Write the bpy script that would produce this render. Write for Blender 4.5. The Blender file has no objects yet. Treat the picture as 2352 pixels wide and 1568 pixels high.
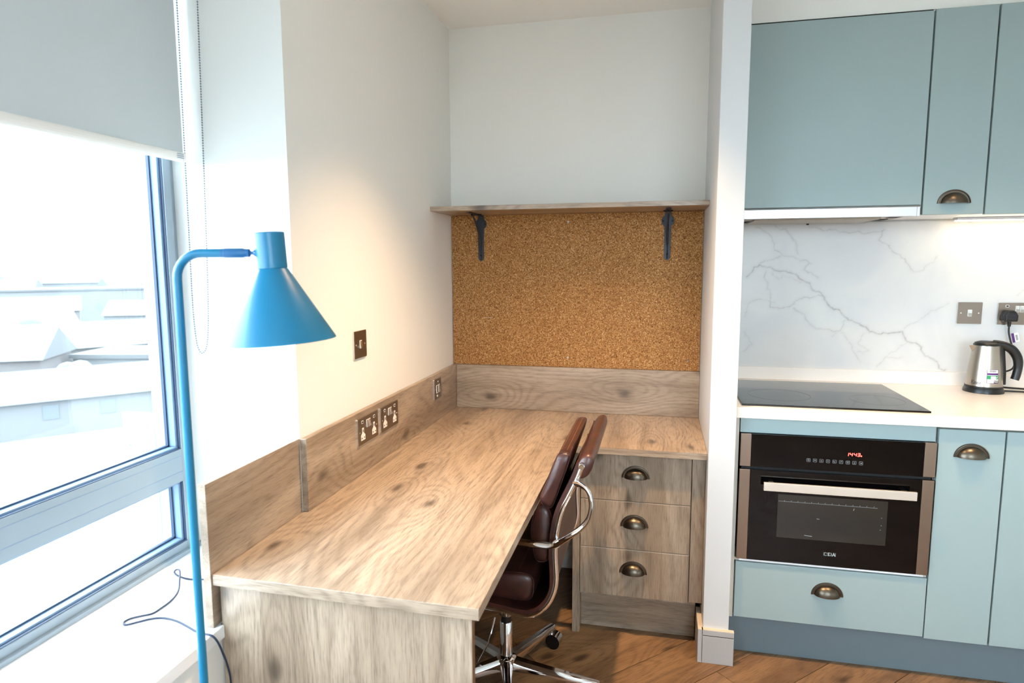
import bpy, bmesh, math, random
import numpy as np
from mathutils import Vector, Matrix
random.seed(7)
S = bpy.context.scene
COL = S.collection
PI = math.pi
# ------------------------------------------------------------------ camera
cd = bpy.data.cameras.new('camera'); cam = bpy.data.objects.new('camera', cd); COL.objects.link(cam)
_f = Vector((-0.22014132, 0.96803347, -0.120204)); _r = Vector((0.97520883, 0.22124581, -0.00424624)); _u = Vector((-0.02248412, 0.11815878, 0.99274013))
cam.matrix_world = Matrix(((_r.x, _u.x, -_f.x, 0.9157), (_r.y, _u.y, -_f.y, -2.8121), (_r.z, _u.z, -_f.z, 1.3926), (0, 0, 0, 1)))
cd.sensor_width = 36.0; cd.lens = 1483.94 / 2352 * 36; cd.clip_start = 0.05; cd.clip_end = 2000
cd.dof.use_dof = True; cd.dof.focus_distance = 2.3; cd.dof.aperture_fstop = 4.5
S.camera = cam
# ------------------------------------------------------------------ world: bright overcast sky
W = bpy.data.worlds.new('overcast_sky'); S.world = W; W.use_nodes = True
bg = W.node_tree.nodes['Background']
bg.inputs[0].default_value = (0.80, 0.945, 1.06, 1); bg.inputs[1].default_value = 6.0
# ------------------------------------------------------------------ exposure
S.view_settings.view_transform = 'Standard'; S.view_settings.look = 'None'
S.view_settings.exposure = 1.55; S.view_settings.gamma = 1.0; S.view_settings.use_curve_mapping = False
SPOT_W = 40.0
SPOT_COL = (1.0, 0.66, 0.36)
S.cycles.max_bounces = 8; S.cycles.diffuse_bounces = 6; S.cycles.glossy_bounces = 3; S.cycles.transparent_max_bounces = 12
S.cycles.use_adaptive_sampling = True; S.cycles.adaptive_threshold = 0.05; S.cycles.adaptive_min_samples = 16; S.cycles.use_light_tree = False
S.cycles.sample_clamp_indirect = 8.0; S.cycles.caustics_reflective = False; S.cycles.caustics_refractive = False
# sampling portal in the window opening (emits nothing, only guides the sky's light rays)
pl = bpy.data.lights.new('window_portal', 'AREA'); pl.shape = 'RECTANGLE'; pl.size = 2.9; pl.size_y = 1.66
po = bpy.data.objects.new('window_portal', pl); COL.objects.link(po); po.location = (-0.41, -2.80, 1.44)
po.rotation_euler = (0, -PI / 2, 0); pl.cycles.is_portal = True
# rotate so the rectangle's first side runs along Y
po.matrix_world = Matrix(((0, 0, -1, -0.41), (1, 0, 0, -2.80), (0, -1, 0, 1.44), (0, 0, 0, 1)))

pl2 = bpy.data.lights.new('window_portal', 'AREA'); pl2.shape = 'RECTANGLE'; pl2.size = 1.4; pl2.size_y = 1.35; pl2.cycles.is_portal = True
po2 = bpy.data.objects.new('window_portal', pl2); COL.objects.link(po2)
po2.matrix_world = Matrix(((-1, 0, 0, 1.875), (0, 0, -1, -4.71), (0, -1, 0, 1.65), (0, 0, 0, 1)))

# ================================================================== materials
def s2l(c):
    return tuple(((v / 255) / 12.92 if v / 255 <= 0.04045 else ((v / 255 + 0.055) / 1.055) ** 2.4) for v in c) + (1.0,)
class NT:
    def __init__(s, name):
        s.m = bpy.data.materials.new(name); s.m.use_nodes = True; s.t = s.m.node_tree; s.n = s.t.nodes
        s.b = s.n['Principled BSDF']
    def new(s, typ, **kw):
        n = s.n.new(typ)
        for k, v in kw.items():
            if k in n.inputs: s.put(n, k, v)
            else: setattr(n, k, v)
        return n
    def put(s, n, k, v):
        if isinstance(v, bpy.types.NodeSocket): s.t.links.new(v, n.inputs[k])
        else: n.inputs[k].default_value = v
    def math(s, op, a, b=None, c=None, clamp=False):
        n = s.n.new('ShaderNodeMath'); n.operation = op; n.use_clamp = clamp
        for i, v in enumerate((a, b, c)):
            if v is not None: s.put(n, i, v)
        return n.outputs[0]
    def mix(s, f, a, b, mode='MIX'):
        n = s.n.new('ShaderNodeMix'); n.data_type = 'RGBA'; n.blend_type = mode
        s.put(n, 0, f); s.put(n, 6, a); s.put(n, 7, b); return n.outputs[2]
    def ramp(s, f, *stops):
        n = s.n.new('ShaderNodeValToRGB'); e = n.color_ramp.elements
        while len(e) < len(stops): e.new(0.5)
        for i, (p, c) in enumerate(stops):
            e[i].position = p; e[i].color = c if len(c) == 4 else tuple(c) + (1,)
        s.put(n, 0, f); return n.outputs[0]
    def rng(s, f, a, b, c=0.0, d=1.0, smooth=False):
        n = s.n.new('ShaderNodeMapRange'); n.interpolation_type = 'SMOOTHSTEP' if smooth else 'LINEAR'
        for i, v in enumerate((f, a, b, c, d)): s.put(n, i, v)
        return n.outputs[0]
    def noise(s, vec, scale=1.0, detail=2.0, rough=0.5, dist=0.0):
        n = s.new('ShaderNodeTexNoise'); s.put(n, 'Vector', vec); s.put(n, 'Scale', scale); s.put(n, 'Detail', detail)
        s.put(n, 'Roughness', rough); s.put(n, 'Distortion', dist); return n.outputs[0]
    def obj(s):
        return s.new('ShaderNodeTexCoord').outputs['Object']
    def bump(s, h, strength=0.1, dist=0.001):
        n = s.new('ShaderNodeBump'); s.put(n, 'Height', h); s.put(n, 'Strength', strength); s.put(n, 'Distance', dist)
        s.put(s.b, 'Normal', n.outputs[0])
    def bs(s, **kw):
        for k, v in kw.items():
            k = k.replace('_', ' ')
            s.put(s.b, k, v)
        return s.m
def plain(name, col, rough=0.5, metal=0.0, spec=0.5, bumps=None, coat=0.0, vary=0.0):
    t = NT(name); c = s2l(col)
    if vary:
        n = t.noise(t.obj(), 6.0, 3.0)
        cc = t.mix(t.math('MULTIPLY', n, vary), c, tuple(v * 0.6 for v in c[:3]) + (1,)); t.put(t.b, 'Base Color', cc)
    else: t.put(t.b, 'Base Color', c)
    t.put(t.b, 'Roughness', rough); t.put(t.b, 'Metallic', metal); t.put(t.b, 'Specular IOR Level', spec)
    if coat: t.put(t.b, 'Coat Weight', coat); t.put(t.b, 'Coat Roughness', 0.08)
    if bumps:
        sc, st, ds = bumps; t.bump(t.noise(t.obj(), sc, 3.0), st, ds)
    return t.m
def wood(name, axis, light, mid, dark, rough=0.30, spec=0.75, seed=0.0, rand=False, knots=True, ringamt=0.42):
    t = NT(name); sx = t.new('ShaderNodeSeparateXYZ'); t.put(sx, 0, t.obj())
    o = {'x': (0, 1, 2), 'y': (1, 0, 2), 'z': (2, 0, 1)}[axis]
    a, b, c = (sx.outputs[i] for i in o)
    off = seed
    if rand:
        off = t.math('MULTIPLY', t.new('ShaderNodeObjectInfo').outputs['Random'], 37.0)
    def vec(ka, kb, extra=0.0):
        n = t.new('ShaderNodeCombineXYZ')
        t.put(n, 0, t.math('ADD', t.math('MULTIPLY', a, ka), t.math('ADD', off, extra) if rand else off + extra))
        t.put(n, 1, t.math('MULTIPLY', b, kb)); t.put(n, 2, t.math('MULTIPLY', c, kb)); return n.outputs[0]
    # knots: sparse stretched cells that also bend the rings
    kv = t.new('ShaderNodeCombineXYZ'); bc = t.math('ADD', b, t.math('MULTIPLY', c, 0.83))
    t.put(kv, 0, t.math('ADD', t.math('MULTIPLY', a, 2.4), off)); t.put(kv, 1, t.math('ADD', t.math('MULTIPLY', bc, 5.0), off))
    vo = t.new('ShaderNodeTexVoronoi', voronoi_dimensions='2D'); t.put(vo, 'Vector', kv.outputs[0]); t.put(vo, 'Scale', 1.0)
    sel = t.new('ShaderNodeSeparateColor'); t.put(sel, 0, vo.outputs['Color'])
    pick = t.math('GREATER_THAN', sel.outputs[0], 0.30)
    kn = t.math('MULTIPLY', t.rng(t.math('ADD', vo.outputs['Distance'], t.math('MULTIPLY', t.noise(vec(14, 40), 1, 1), 0.10)), 0.06, 0.17, 1, 0, True), pick)
    kb_ = t.math('MULTIPLY', t.rng(vo.outputs['Distance'], 0.0, 0.55, 1, 0, True), pick)
    broad = t.noise(vec(1.1, 9.0), 1, 2, 0.55, 0.0)
    contour = t.math('ADD', t.noise(vec(0.75, 4.6, 1.7), 1, 1.0, 0.4, 0.0), t.math('MULTIPLY', kb_, 0.16))
    ring = t.math('SINE', t.math('MULTIPLY', contour, 130.0))
    ring = t.rng(ring, -1, 1)
    ring = t.math('POWER', ring, 2.2)
    fine = t.noise(vec(20.0, 340.0), 1, 2, 0.65)
    streak = t.noise(vec(2.6, 60.0, 5.0), 1, 2, 0.6)
    col = t.mix(t.rng(broad, 0.34, 0.66, 0, 1, True), light, mid)
    rs = t.math('MULTIPLY', t.math('MULTIPLY', ring, ringamt), t.rng(fine, 0.3, 0.7, 0.3, 1.0))
    col = t.mix(rs, col, dark)
    col = t.mix(t.math('MULTIPLY', t.rng(streak, 0.50, 0.72, 0, 1, True), 0.30), col, dark)
    col = t.mix(t.math('MULTIPLY', t.rng(fine, 0.48, 0.70, 0, 1), 0.46), col, dark)
    if knots: col = t.mix(t.math('MULTIPLY', kn, 0.78), col, tuple(v * 0.5 for v in dark[:3]) + (1,))
    if rand:
        r2 = t.new('ShaderNodeObjectInfo').outputs['Random']
        col = t.mix(t.rng(r2, 0, 1, 0.0, 0.30), col, dark)
    t.put(t.b, 'Base Color', col); t.put(t.b, 'Roughness', t.rng(fine, 0.2, 0.8, rough - 0.05, rough + 0.1))
    t.put(t.b, 'Specular IOR Level', spec)
    return t.m
WL, WM, WD = s2l((177, 158, 138)), s2l((149, 130, 111)), s2l((87, 72, 59))
M = {}
for ax, sd in (('x', 0.3), ('y', 4.4), ('z', 9.2)):
    M['wood_' + ax] = wood('oak_laminate_' + ax, ax, WL, WM, WD, seed=sd)
M['wood_y2'] = wood('oak_laminate_upstand', 'y', WL, WM, WD, seed=12.7)
M['floor'] = wood('smoked_oak_plank', 'x', s2l((150, 117, 84)), s2l((122, 93, 66)), s2l((70, 51, 37)), rough=0.42, spec=0.4, rand=True, ringamt=0.4)
M['wall'] = plain('wall_paint', (234, 233, 228), 0.6, 0, 0.3)
M['ceiling'] = plain('ceiling_paint', (248, 246, 241), 0.7, 0, 0.2)
M['trim_white'] = plain('partition_paint', (206, 208, 210), 0.5, 0, 0.35)
M['sill'] = plain('white_sill_board', (238, 239, 240), 0.4, 0, 0.4)
M['skirt'] = plain('grey_skirting_paint', (176, 174, 174), 0.5, 0, 0.4, (300, 0.06, 0.0005), vary=0.15)
M['mdf'] = plain('bare_mdf_edge', (206, 190, 172), 0.8, 0, 0.2, (400, 0.1, 0.0005))
M['cab'] = plain('matt_duck_egg_blue', (150, 168, 169), 0.42, 0, 0.4)
M['plinth'] = plain('cab_blue_shaded', (106, 119, 126), 0.5, 0, 0.4)  # cabinet blue made darker: shade under the base units put into the colour
M['carcass'] = plain('carcass_grey', (196, 192, 182), 0.5)
M['worktop'] = plain('white_solid_surface', (240, 233, 226), 0.3, 0, 0.5)
M['steel'] = plain('brushed_steel', (176, 165, 152), 0.32, 1.0, bumps=(700, 0.05, 0.0003))
M['steel_trim'] = plain('oven_trim_steel', (150, 132, 118), 0.38, 1.0, bumps=(900, 0.05, 0.0003))
M['plate'] = plain('brushed_nickel_plate', (140, 127, 116), 0.36, 1.0, bumps=(900, 0.08, 0.0003))
M['plate_edge'] = plain('bright_nickel', (225, 222, 218), 0.2, 1.0)
M['handle_steel'] = plain('satin_steel_bar', (226, 217, 206), 0.40, 0.75, bumps=(900, 0.04, 0.0003))
M['chrome'] = plain('polished_chrome', (228, 228, 230), 0.06, 1.0)
M['darkchrome'] = plain('dark_caster', (40, 38, 38), 0.3, 0.6)
M['pewter'] = plain('aged_pewter', (104, 95, 84), 0.34, 1.0, bumps=(240, 0.25, 0.0006), vary=0.5)
M['iron'] = plain('black_iron', (52, 56, 62), 0.45, 0.5, bumps=(500, 0.15, 0.0004))
M['black'] = plain('black_void', (10, 10, 11), 0.6)
M['blackplastic'] = plain('black_plastic', (20, 20, 22), 0.35)
M['blackglass'] = plain('black_glass', (4, 4, 6), 0.06, 0, 0.35)
M['whiteplastic'] = plain('white_plastic', (235, 232, 226), 0.35)
M['frame'] = plain('window_frame_grey', (142, 156, 166), 0.4, 0, 0.4)
M['gasket'] = plain('gasket_dark', (46, 66, 92), 0.5)
M['bead'] = plain('glazing_bead', (120, 146, 176), 0.4)
M['blue'] = plain('blue_lacquer', (4, 110, 148), 0.36, 0, 0.55)
M['blue2'] = plain('blue_satin_joint', (36, 98, 146), 0.3)
M['cable'] = plain('navy_cable', (30, 44, 68), 0.45)
M['paintedgrey'] = plain('hood_underside_grey', (176, 166, 152), 0.4, 0.3)
M['aluminium'] = plain('hood_aluminium', (208, 208, 212), 0.35, 0.55)
M['screw'] = plain('zinc_screw', (200, 200, 196), 0.3, 1.0)
M['hole'] = plain('screw_hole', (8, 8, 8), 0.8)
M['purple'] = plain('label_purple', (86, 36, 120), 0.5)
M['green'] = plain('label_green', (28, 150, 92), 0.5)
M['labelwhite'] = plain('label_white', (240, 240, 240), 0.5)
M['ink'] = plain('dark_ink', (22, 22, 30), 0.6)
M['orange'] = plain('switch_orange', (220, 120, 60), 0.4)
M['icon'] = plain('printed_icon_grey', (150, 165, 175), 0.5)
M['logo'] = plain('printed_logo_and_glint', (190, 205, 212), 0.4)
def leather():
    t = NT('brown_leather'); o = t.obj()
    n = t.noise(o, 22.0, 4.0); n2 = t.noise(o, 650.0, 2.0); n3 = t.noise(o, 55.0, 3.0, 0.6, 0.8)
    t.put(t.b, 'Base Color', t.mix(t.rng(n, 0.3, 0.7), s2l((46, 24, 22)), s2l((74, 38, 30))))
    t.put(t.b, 'Roughness', t.rng(n2, 0.3, 0.7, 0.28, 0.42)); t.put(t.b, 'Specular IOR Level', 0.6)
    t.bump(t.math('ADD', t.math('MULTIPLY', n2, 0.25), n3), 0.30, 0.0016)
    return t.m
M['leather'] = leather()
M['stitch'] = plain('tan_stitch', (150, 92, 54), 0.6)
def cork():
    t = NT('cork_granules'); o = t.obj()
    v = t.new('ShaderNodeTexVoronoi'); t.put(v, 'Vector', o); t.put(v, 'Scale', 330.0); t.put(v, 'Randomness', 1.0)
    sc = t.new('ShaderNodeSeparateColor'); t.put(sc, 0, v.outputs['Color'])
    c = t.ramp(sc.outputs[0], (0.0, s2l((92, 60, 32))), (0.22, s2l((142, 100, 58))), (0.6, s2l((166, 120, 74))), (0.9, s2l((188, 144, 94))), (1.0, s2l((216, 180, 132))))
    big = t.noise(o, 3.0, 3.0)
    c = t.mix(t.rng(big, 0.3, 0.7, 0, 0.18), c, s2l((136, 86, 42)))
    t.put(t.b, 'Base Color', c); t.put(t.b, 'Roughness', 0.85); t.put(t.b, 'Specular IOR Level', 0.15)
    t.bump(sc.outputs[0], 0.25, 0.0008); return t.m
M['cork'] = cork()
def marble():
    t = NT('white_marble'); o = t.obj()
    at = t.new('ShaderNodeAttribute'); at.attribute_name = 'vein'
    n = t.noise(o, 3.2, 4.0, 0.6, 0.6); n2 = t.noise(o, 26.0, 4.0)
    base = t.mix(t.rng(n, 0.35, 0.7), s2l((224, 222, 218)), s2l((210, 210, 212)))
    t.put(t.b, 'Base Color', t.mix(t.math('MULTIPLY', at.outputs['Fac'], t.rng(n2, 0.3, 0.65, 0.45, 1.0)), base, s2l((146, 140, 138))))
    t.put(t.b, 'Roughness', 0.3); t.put(t.b, 'Specular IOR Level', 0.4); return t.m
M['marble'] = marble()
def glass(name='window_glass', tint=(0.97, 0.99, 1.0, 1)):
    t = NT(name); t.n.remove(t.b)
    tr = t.new('ShaderNodeBsdfTransparent', Color=tint); gl = t.new('ShaderNodeBsdfGlossy', Roughness=0.0)
    lw = t.new('ShaderNodeLayerWeight', Blend=0.5); mx = t.new('ShaderNodeMixShader')
    fr = t.math('ADD', 0.035, t.math('MULTIPLY', t.math('POWER', lw.outputs['Facing'], 5.0), 0.9))
    t.put(mx, 0, fr); t.put(mx, 1, tr.outputs[0]); t.put(mx, 2, gl.outputs[0])
    t.t.links.new(mx.outputs[0], t.n['Material Output'].inputs[0]); return t.m
M['glass'] = glass()
M['ovenglass'] = glass('smoked_oven_glass', (0.30, 0.29, 0.26, 1))
def fabric():
    t = NT('roller_blind_fabric'); t.n.remove(t.b); c = s2l((206, 210, 210))
    d = t.new('ShaderNodeBsdfDiffuse', Color=c); tr = t.new('ShaderNodeBsdfTranslucent', Color=s2l((176, 184, 188)))
    mx = t.new('ShaderNodeMixShader'); t.put(mx, 0, 0.15); t.put(mx, 1, d.outputs[0]); t.put(mx, 2, tr.outputs[0])
    b = t.new('ShaderNodeBump'); t.put(b, 'Height', t.noise(t.obj(), 900, 2)); t.put(b, 'Strength', 0.1); t.put(b, 'Distance', 0.0004)
    t.put(d, 'Normal', b.outputs[0])
    t.t.links.new(mx.outputs[0], t.n['Material Output'].inputs[0]); return t.m
M['fabric'] = fabric()
def emit(name, col, st):
    t = NT(name); t.put(t.b, 'Base Color', (0, 0, 0, 1)); t.put(t.b, 'Emission Color', col); t.put(t.b, 'Emission Strength', st); return t.m
M['red_led'] = emit('red_led_digits', (1.0, 0.05, 0.04, 1), 5.0)
M['strip'] = emit('warm_led_strip', (1.0, 0.80, 0.52, 1), 7.0)
M['spotlens'] = emit('downlight_lens', (1.0, 0.78, 0.5, 1), 20.0)
M['house_wall'] = plain('hazed_render', (86, 87, 88), 0.9, vary=0.1)  # far colours muted to near-equal greys, painting in haze and washed-out contrast
M['house_brick'] = plain('far_brick', (83, 80, 79), 0.9, vary=0.1)
M['house_roof'] = plain('far_roof', (72, 74, 75), 0.9, vary=0.1)
M['ground'] = plain('far_ground', (124, 128, 127), 0.95, vary=0.35)
M['tree'] = plain('far_foliage', (74, 81, 79), 0.95, vary=0.1)
M['paneldark'] = plain('far_window', (74, 79, 82), 0.5)
M['cladding'] = plain('white_cladding', (210, 212, 214), 0.5)

# ================================================================== mesh helpers
class B:
    """collects shapes in one bmesh; build() links it as ONE mesh object"""
    def __init__(s, mat4=None): s.bm = bmesh.new(); s.X = mat4 or Matrix()
    def v(s, p): return s.bm.verts.new(s.X @ Vector(p))
    def poly(s, pts, faces, smooth=False):
        vs = [s.v(p) for p in pts]
        for f in faces:
            try:
                fc = s.bm.faces.new([vs[i] for i in f]); fc.smooth = smooth
            except ValueError: pass
        return vs
    def box(s, x0, x1, y0, y1, z0, z1, bev=0.0, seg=2):
        x0, x1 = sorted((x0, x1)); y0, y1 = sorted((y0, y1)); z0, z1 = sorted((z0, z1))
        vs = s.poly([(x, y, z) for x in (x0, x1) for y in (y0, y1) for z in (z0, z1)],
                    [(0, 1, 3, 2), (4, 6, 7, 5), (0, 4, 5, 1), (2, 3, 7, 6), (0, 2, 6, 4), (1, 5, 7, 3)])
        if bev:
            es = list({e for v in vs for e in v.link_edges})
            bmesh.ops.bevel(s.bm, geom=es, offset=bev, segments=seg, profile=0.5, affect='EDGES')
        return s
    def prism(s, pts, n0, n1, bev=0.0):
        """pts: outline in the local xy plane, extruded along local z from n0 to n1"""
        k = len(pts)
        vs = s.poly([(p[0], p[1], n0) for p in pts] + [(p[0], p[1], n1) for p in pts],
                    [tuple(range(k))[::-1], tuple(range(k, 2 * k))] + [(i, (i + 1) % k, k + (i + 1) % k, k + i) for i in range(k)])
        if bev:
            es = list({e for v in vs for e in v.link_edges})
            bmesh.ops.bevel(s.bm, geom=es, offset=bev, segments=2, profile=0.5, affect='EDGES')
        return s
    def lathe(s, prof, n=40, a0=0.0, a1=2 * PI):
        """prof: (r, z) rows about the local z axis"""
        full = abs(a1 - a0 - 2 * PI) < 1e-6; cnt = n if full else n + 1; rows = []
        for r, z in prof:
            if r < 1e-6: rows.append([s.v((0, 0, z))] * cnt)
            else: rows.append([s.v((r * math.cos(a0 + (a1 - a0) * i / n), r * math.sin(a0 + (a1 - a0) * i / n), z)) for i in range(cnt)])
        for A, Bq in zip(rows, rows[1:]):
            for i in range(n):
                j = (i + 1) % cnt; q = []
                for w in (A[i], A[j], Bq[j], Bq[i]):
                    if w not in q: q.append(w)
                if len(q) > 2:
                    try: s.bm.faces.new(q).smooth = True
                    except ValueError: pass
        return s
    def tube(s, path, r, n=12, caps=True, sx=1.0, up=None):
        """sweep a round (or oval: sx widens it) section along a path; r may be a list"""
        P = [Vector(p) for p in path]; k = len(P); R = r if isinstance(r, (list, tuple)) else [r] * k
        rows = []; prev = None
        for i in range(k):
            t = (P[min(i + 1, k - 1)] - P[max(i - 1, 0)]).normalized()
            if up is not None:
                a = Vector(up); a = (a - t * a.dot(t)).normalized()
            elif prev is None:
                a = t.orthogonal().normalized()
            else:
                a = (prev - t * prev.dot(t)).normalized()
            prev = a; b = t.cross(a)
            rows.append([s.v(P[i] + a * (R[i] * math.cos(2 * PI * j / n)) + b * (R[i] * sx * math.sin(2 * PI * j / n))) for j in range(n)])
        for A, Bq in zip(rows, rows[1:]):
            for j in range(n): s.bm.faces.new((A[j], A[(j + 1) % n], Bq[(j + 1) % n], Bq[j])).smooth = True
        if caps:
            s.bm.faces.new(rows[0][::-1]); s.bm.faces.new(rows[-1])
        return s
    def strokes(s, lines, w, n0, n1):
        """flat ribbons (lettering, icons) in the local xy plane"""
        for ln in lines:
            ww = w
            if isinstance(ln, tuple) and isinstance(ln[0], (float, int)) and isinstance(ln[1], list): ww, ln = ln
            for (xa, ya), (xb, yb) in zip(ln, ln[1:]):
                d = math.hypot(xb - xa, yb - ya)
                if d < 1e-9: continue
                ex, ey = (xb - xa) / d, (yb - ya) / d; h = ww / 2
                s.prism([(xa - ex * h * .5 - ey * h, ya - ey * h * .5 + ex * h), (xa - ex * h * .5 + ey * h, ya - ey * h * .5 - ex * h),
                         (xb + ex * h * .5 + ey * h, yb + ey * h * .5 - ex * h), (xb + ex * h * .5 - ey * h, yb + ey * h * .5 + ex * h)], n0, n1)
        return s
    def build(s, name, mat, parent=None, loc=None, smooth_angle=40):
        bmesh.ops.recalc_face_normals(s.bm, faces=s.bm.faces[:])
        base = Vector(parent.get('_base', (0, 0, 0))) if parent is not None else Vector((0, 0, 0))
        if parent is None and loc is not None: base = Vector(loc)
        if base.length: bmesh.ops.translate(s.bm, verts=s.bm.verts[:], vec=-base)
        me = bpy.data.meshes.new(name); s.bm.to_mesh(me); s.bm.free()
        fl_ = np.zeros(len(me.polygons), dtype=bool); me.polygons.foreach_get('use_smooth', fl_)
        if fl_.any(): me.set_sharp_from_angle(angle=math.radians(smooth_angle))
        me.polygons.foreach_set('use_smooth', fl_)
        me.materials.append(M[mat] if isinstance(mat, str) else mat)
        o = bpy.data.objects.new(name, me); COL.objects.link(o)
        if parent is not None:
            o.parent = parent
            if parent.get('_child'): pass
            o['_base'] = tuple(base); o['_child'] = 1
        else:
            o.location = base; o['_base'] = tuple(base)
        return o
def tag(o, label=None, cat=None, group=None, kind=None):
    if label: o['label'] = label
    if cat: o['category'] = cat
    if group: o['group'] = group
    if kind: o['kind'] = kind
    return o
def thing(name, loc, label=None, cat=None, group=None, kind=None):
    o = bpy.data.objects.new(name, None); COL.objects.link(o); o.location = loc; o['_base'] = tuple(loc); o.empty_display_size = 0.05
    return tag(o, label, cat, group, kind)
def box(name, dims, mat, parent=None, bev=0.0, loc=None):
    return B().box(*dims, bev=bev).build(name, mat, parent, loc)
def struct(name, dims, mat, bev=0.0):
    return tag(box(name, dims, mat, None, bev), kind='structure')
def frame(o, u, n):
    """matrix whose local x,y,z are u (right), world up, n (out of the wall)"""
    u = Vector(u); n = Vector(n); w = Vector((0, 0, 1))
    return Matrix(((u.x, w.x, n.x, o[0]), (u.y, w.y, n.y, o[1]), (u.z, w.z, n.z, o[2]), (0, 0, 0, 1)))
def arc(cx, cy, r, a0, a1, n=12, ry=None):
    ry = r if ry is None else ry
    return [(cx + r * math.cos(math.radians(a0 + (a1 - a0) * i / n)), cy + ry * math.sin(math.radians(a0 + (a1 - a0) * i / n))) for i in range(n + 1)]
def rrect(x0, x1, y0, y1, r, n=4):
    return arc(x1 - r, y0 + r, r, -90, 0, n) + arc(x1 - r, y1 - r, r, 0, 90, n) + arc(x0 + r, y1 - r, r, 90, 180, n) + arc(x0 + r, y0 + r, r, 180, 270, n)
def spline(pts, n=6):
    P = [Vector(p) for p in pts]; out = []
    for i in range(len(P) - 1):
        p0, p1, p2, p3 = P[max(i - 1, 0)], P[i], P[i + 1], P[min(i + 2, len(P) - 1)]
        for k in range(n):
            t = k / n
            out.append(0.5 * ((2 * p1) + (p2 - p0) * t + (2 * p0 - 5 * p1 + 4 * p2 - p3) * t * t + (3 * p1 - p0 - 3 * p2 + p3) * t ** 3))
    out.append(P[-1]); return out
def cup_handle(parent, frm):
    """half-moon cup pull: frm is at the middle of its flat lower edge on the door face"""
    A, H, D = 0.0405, 0.0355, 0.026; b = B(frm)
    def shell(A, H, D, nu=24, nv=10):
        return [[(A * math.cos(PI * i / nu), H * math.sin(PI * i / nu) * math.cos(PI / 2 * j / nv), D * math.sin(PI * i / nu) * math.sin(PI / 2 * j / nv) + 0.002) for i in range(nu + 1)] for j in range(nv + 1)]
    o, q = shell(A, H, D), shell(A - 0.002, H - 0.002, D - 0.002)
    rows = [o[0]] + o[1:] + q[::-1]
    vr = [[b.v(p) for p in r] for r in rows]
    for R0, R1 in zip(vr, vr[1:]):
        for i in range(24): b.bm.faces.new((R0[i], R0[i + 1], R1[i + 1], R1[i])).smooth = True
    bmesh.ops.remove_doubles(b.bm, verts=b.bm.verts[:], dist=1e-5)
    out = arc(0, 0, 0.0505, 0, 180, 24, 0.0455); inn = arc(0, 0, 0.0385, 180, 0, 24, 0.0335)
    k = len(out)
    for n0, n1 in ((0.0, 0.0034),):
        vo0 = [b.v((x, y, n0)) for x, y in out]; vo1 = [b.v((x, y, n1)) for x, y in out]
        vi0 = [b.v((x, y, n0)) for x, y in inn[::-1]]; vi1 = [b.v((x, y, n1)) for x, y in inn[::-1]]
        for i in range(k - 1):
            b.bm.faces.new((vo1[i], vo1[i + 1], vi1[i + 1], vi1[i])); b.bm.faces.new((vo0[i], vo0[i + 1], vo1[i + 1], vo1[i])).smooth = True
            b.bm.faces.new((vi0[i], vi0[i + 1], vi1[i + 1], vi1[i])).smooth = True
        b.bm.faces.new((vo0[0], vo1[0], vi1[0], vi0[0])); b.bm.faces.new((vo0[-1], vo1[-1], vi1[-1], vi0[-1]))
    b.tube([(x, y, 0.0034) for x, y in arc(0, 0, 0.0480, 0, 180, 24, 0.0430)], 0.0016, 6)
    h = b.build('handle', 'pewter', parent, smooth_angle=60)
    h['label'] = 'aged pewter half-moon cup handle'
    return h

# ================================================================== room shell
XR, ZD, YK, YW0 = 1.092, 0.7367, -0.5485, 0.030
RX, RY = 3.30, -4.60          # right wall and rear wall
# floor of diagonal planks (each plank its own piece)
fl = struct('floor', (-0.36, RX + 0.1, RY - 0.1, 0.15, -0.12, -0.012), 'black')
def clip(poly, rect):
    x0, x1, y0, y1 = rect
    for ax, lim, sg in ((0, x0, 1), (0, x1, -1), (1, y0, 1), (1, y1, -1)):
        out = []
        for i in range(len(poly)):
            p, q = poly[i], poly[(i + 1) % len(poly)]
            dp, dq = sg * (p[ax] - lim), sg * (q[ax] - lim)
            if dp >= 0: out.append(p)
            if (dp >= 0) != (dq >= 0):
                t = dp / (dp - dq); out.append((p[0] + t * (q[0] - p[0]), p[1] + t * (q[1] - p[1])))
        poly = out
        if len(poly) < 3: return []
    return poly
PWD, PLN = 0.1795, 1.20
c45 = math.sqrt(0.5)
for row in range(-22, 36):
    w0 = 0.902 - PWD * 5 + row * PWD
    shift = (row * 0.47 % 1.0) * PLN
    for k in range(-7, 6):
        a0 = k * PLN + shift; g = 0.0011
        loc_ = [(a0 + g, w0 + g), (a0 + PLN - g, w0 + g), (a0 + PLN - g, w0 + PWD - g), (a0 + g, w0 + PWD - g)]
        # (a, w) -> world: along (1,1)/sqrt2, w = (x - y)/sqrt2
        wp = [((a + w) * c45, (a - w) * c45) for a, w in loc_]
        cp = clip(wp, (0.0, RX, RY, 0.02))
        if len(cp) < 3: continue
        ca, cw = a0 + PLN / 2, w0 + PWD / 2
        ctr = Vector(((ca + cw) * c45, (ca - cw) * c45, 0))
        R = Matrix.Rotation(PI / 4, 4, 'Z').to_3x3()
        pts = [R.transposed() @ (Vector((x, y, 0)) - ctr) for x, y in cp]
        b = B(); b.prism([(p.x, p.y) for p in pts], -0.012, 0.0)
        bmesh.ops.recalc_face_normals(b.bm, faces=b.bm.faces[:])
        me = bpy.data.meshes.new('plank'); b.bm.to_mesh(me); b.bm.free(); me.materials.append(M['floor'])
        o = bpy.data.objects.new('plank', me); COL.objects.link(o); o.parent = fl; o.location = ctr; o.rotation_euler = (0, 0, PI / 4)
struct('ceiling', (-0.45, RX + 0.1, RY - 0.1, 0.15, 2.40, 2.50), 'ceiling')
struct('wall_back', (-0.10, 1.135, 0.0, 0.12, -0.05, 2.40), 'wall')
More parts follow.
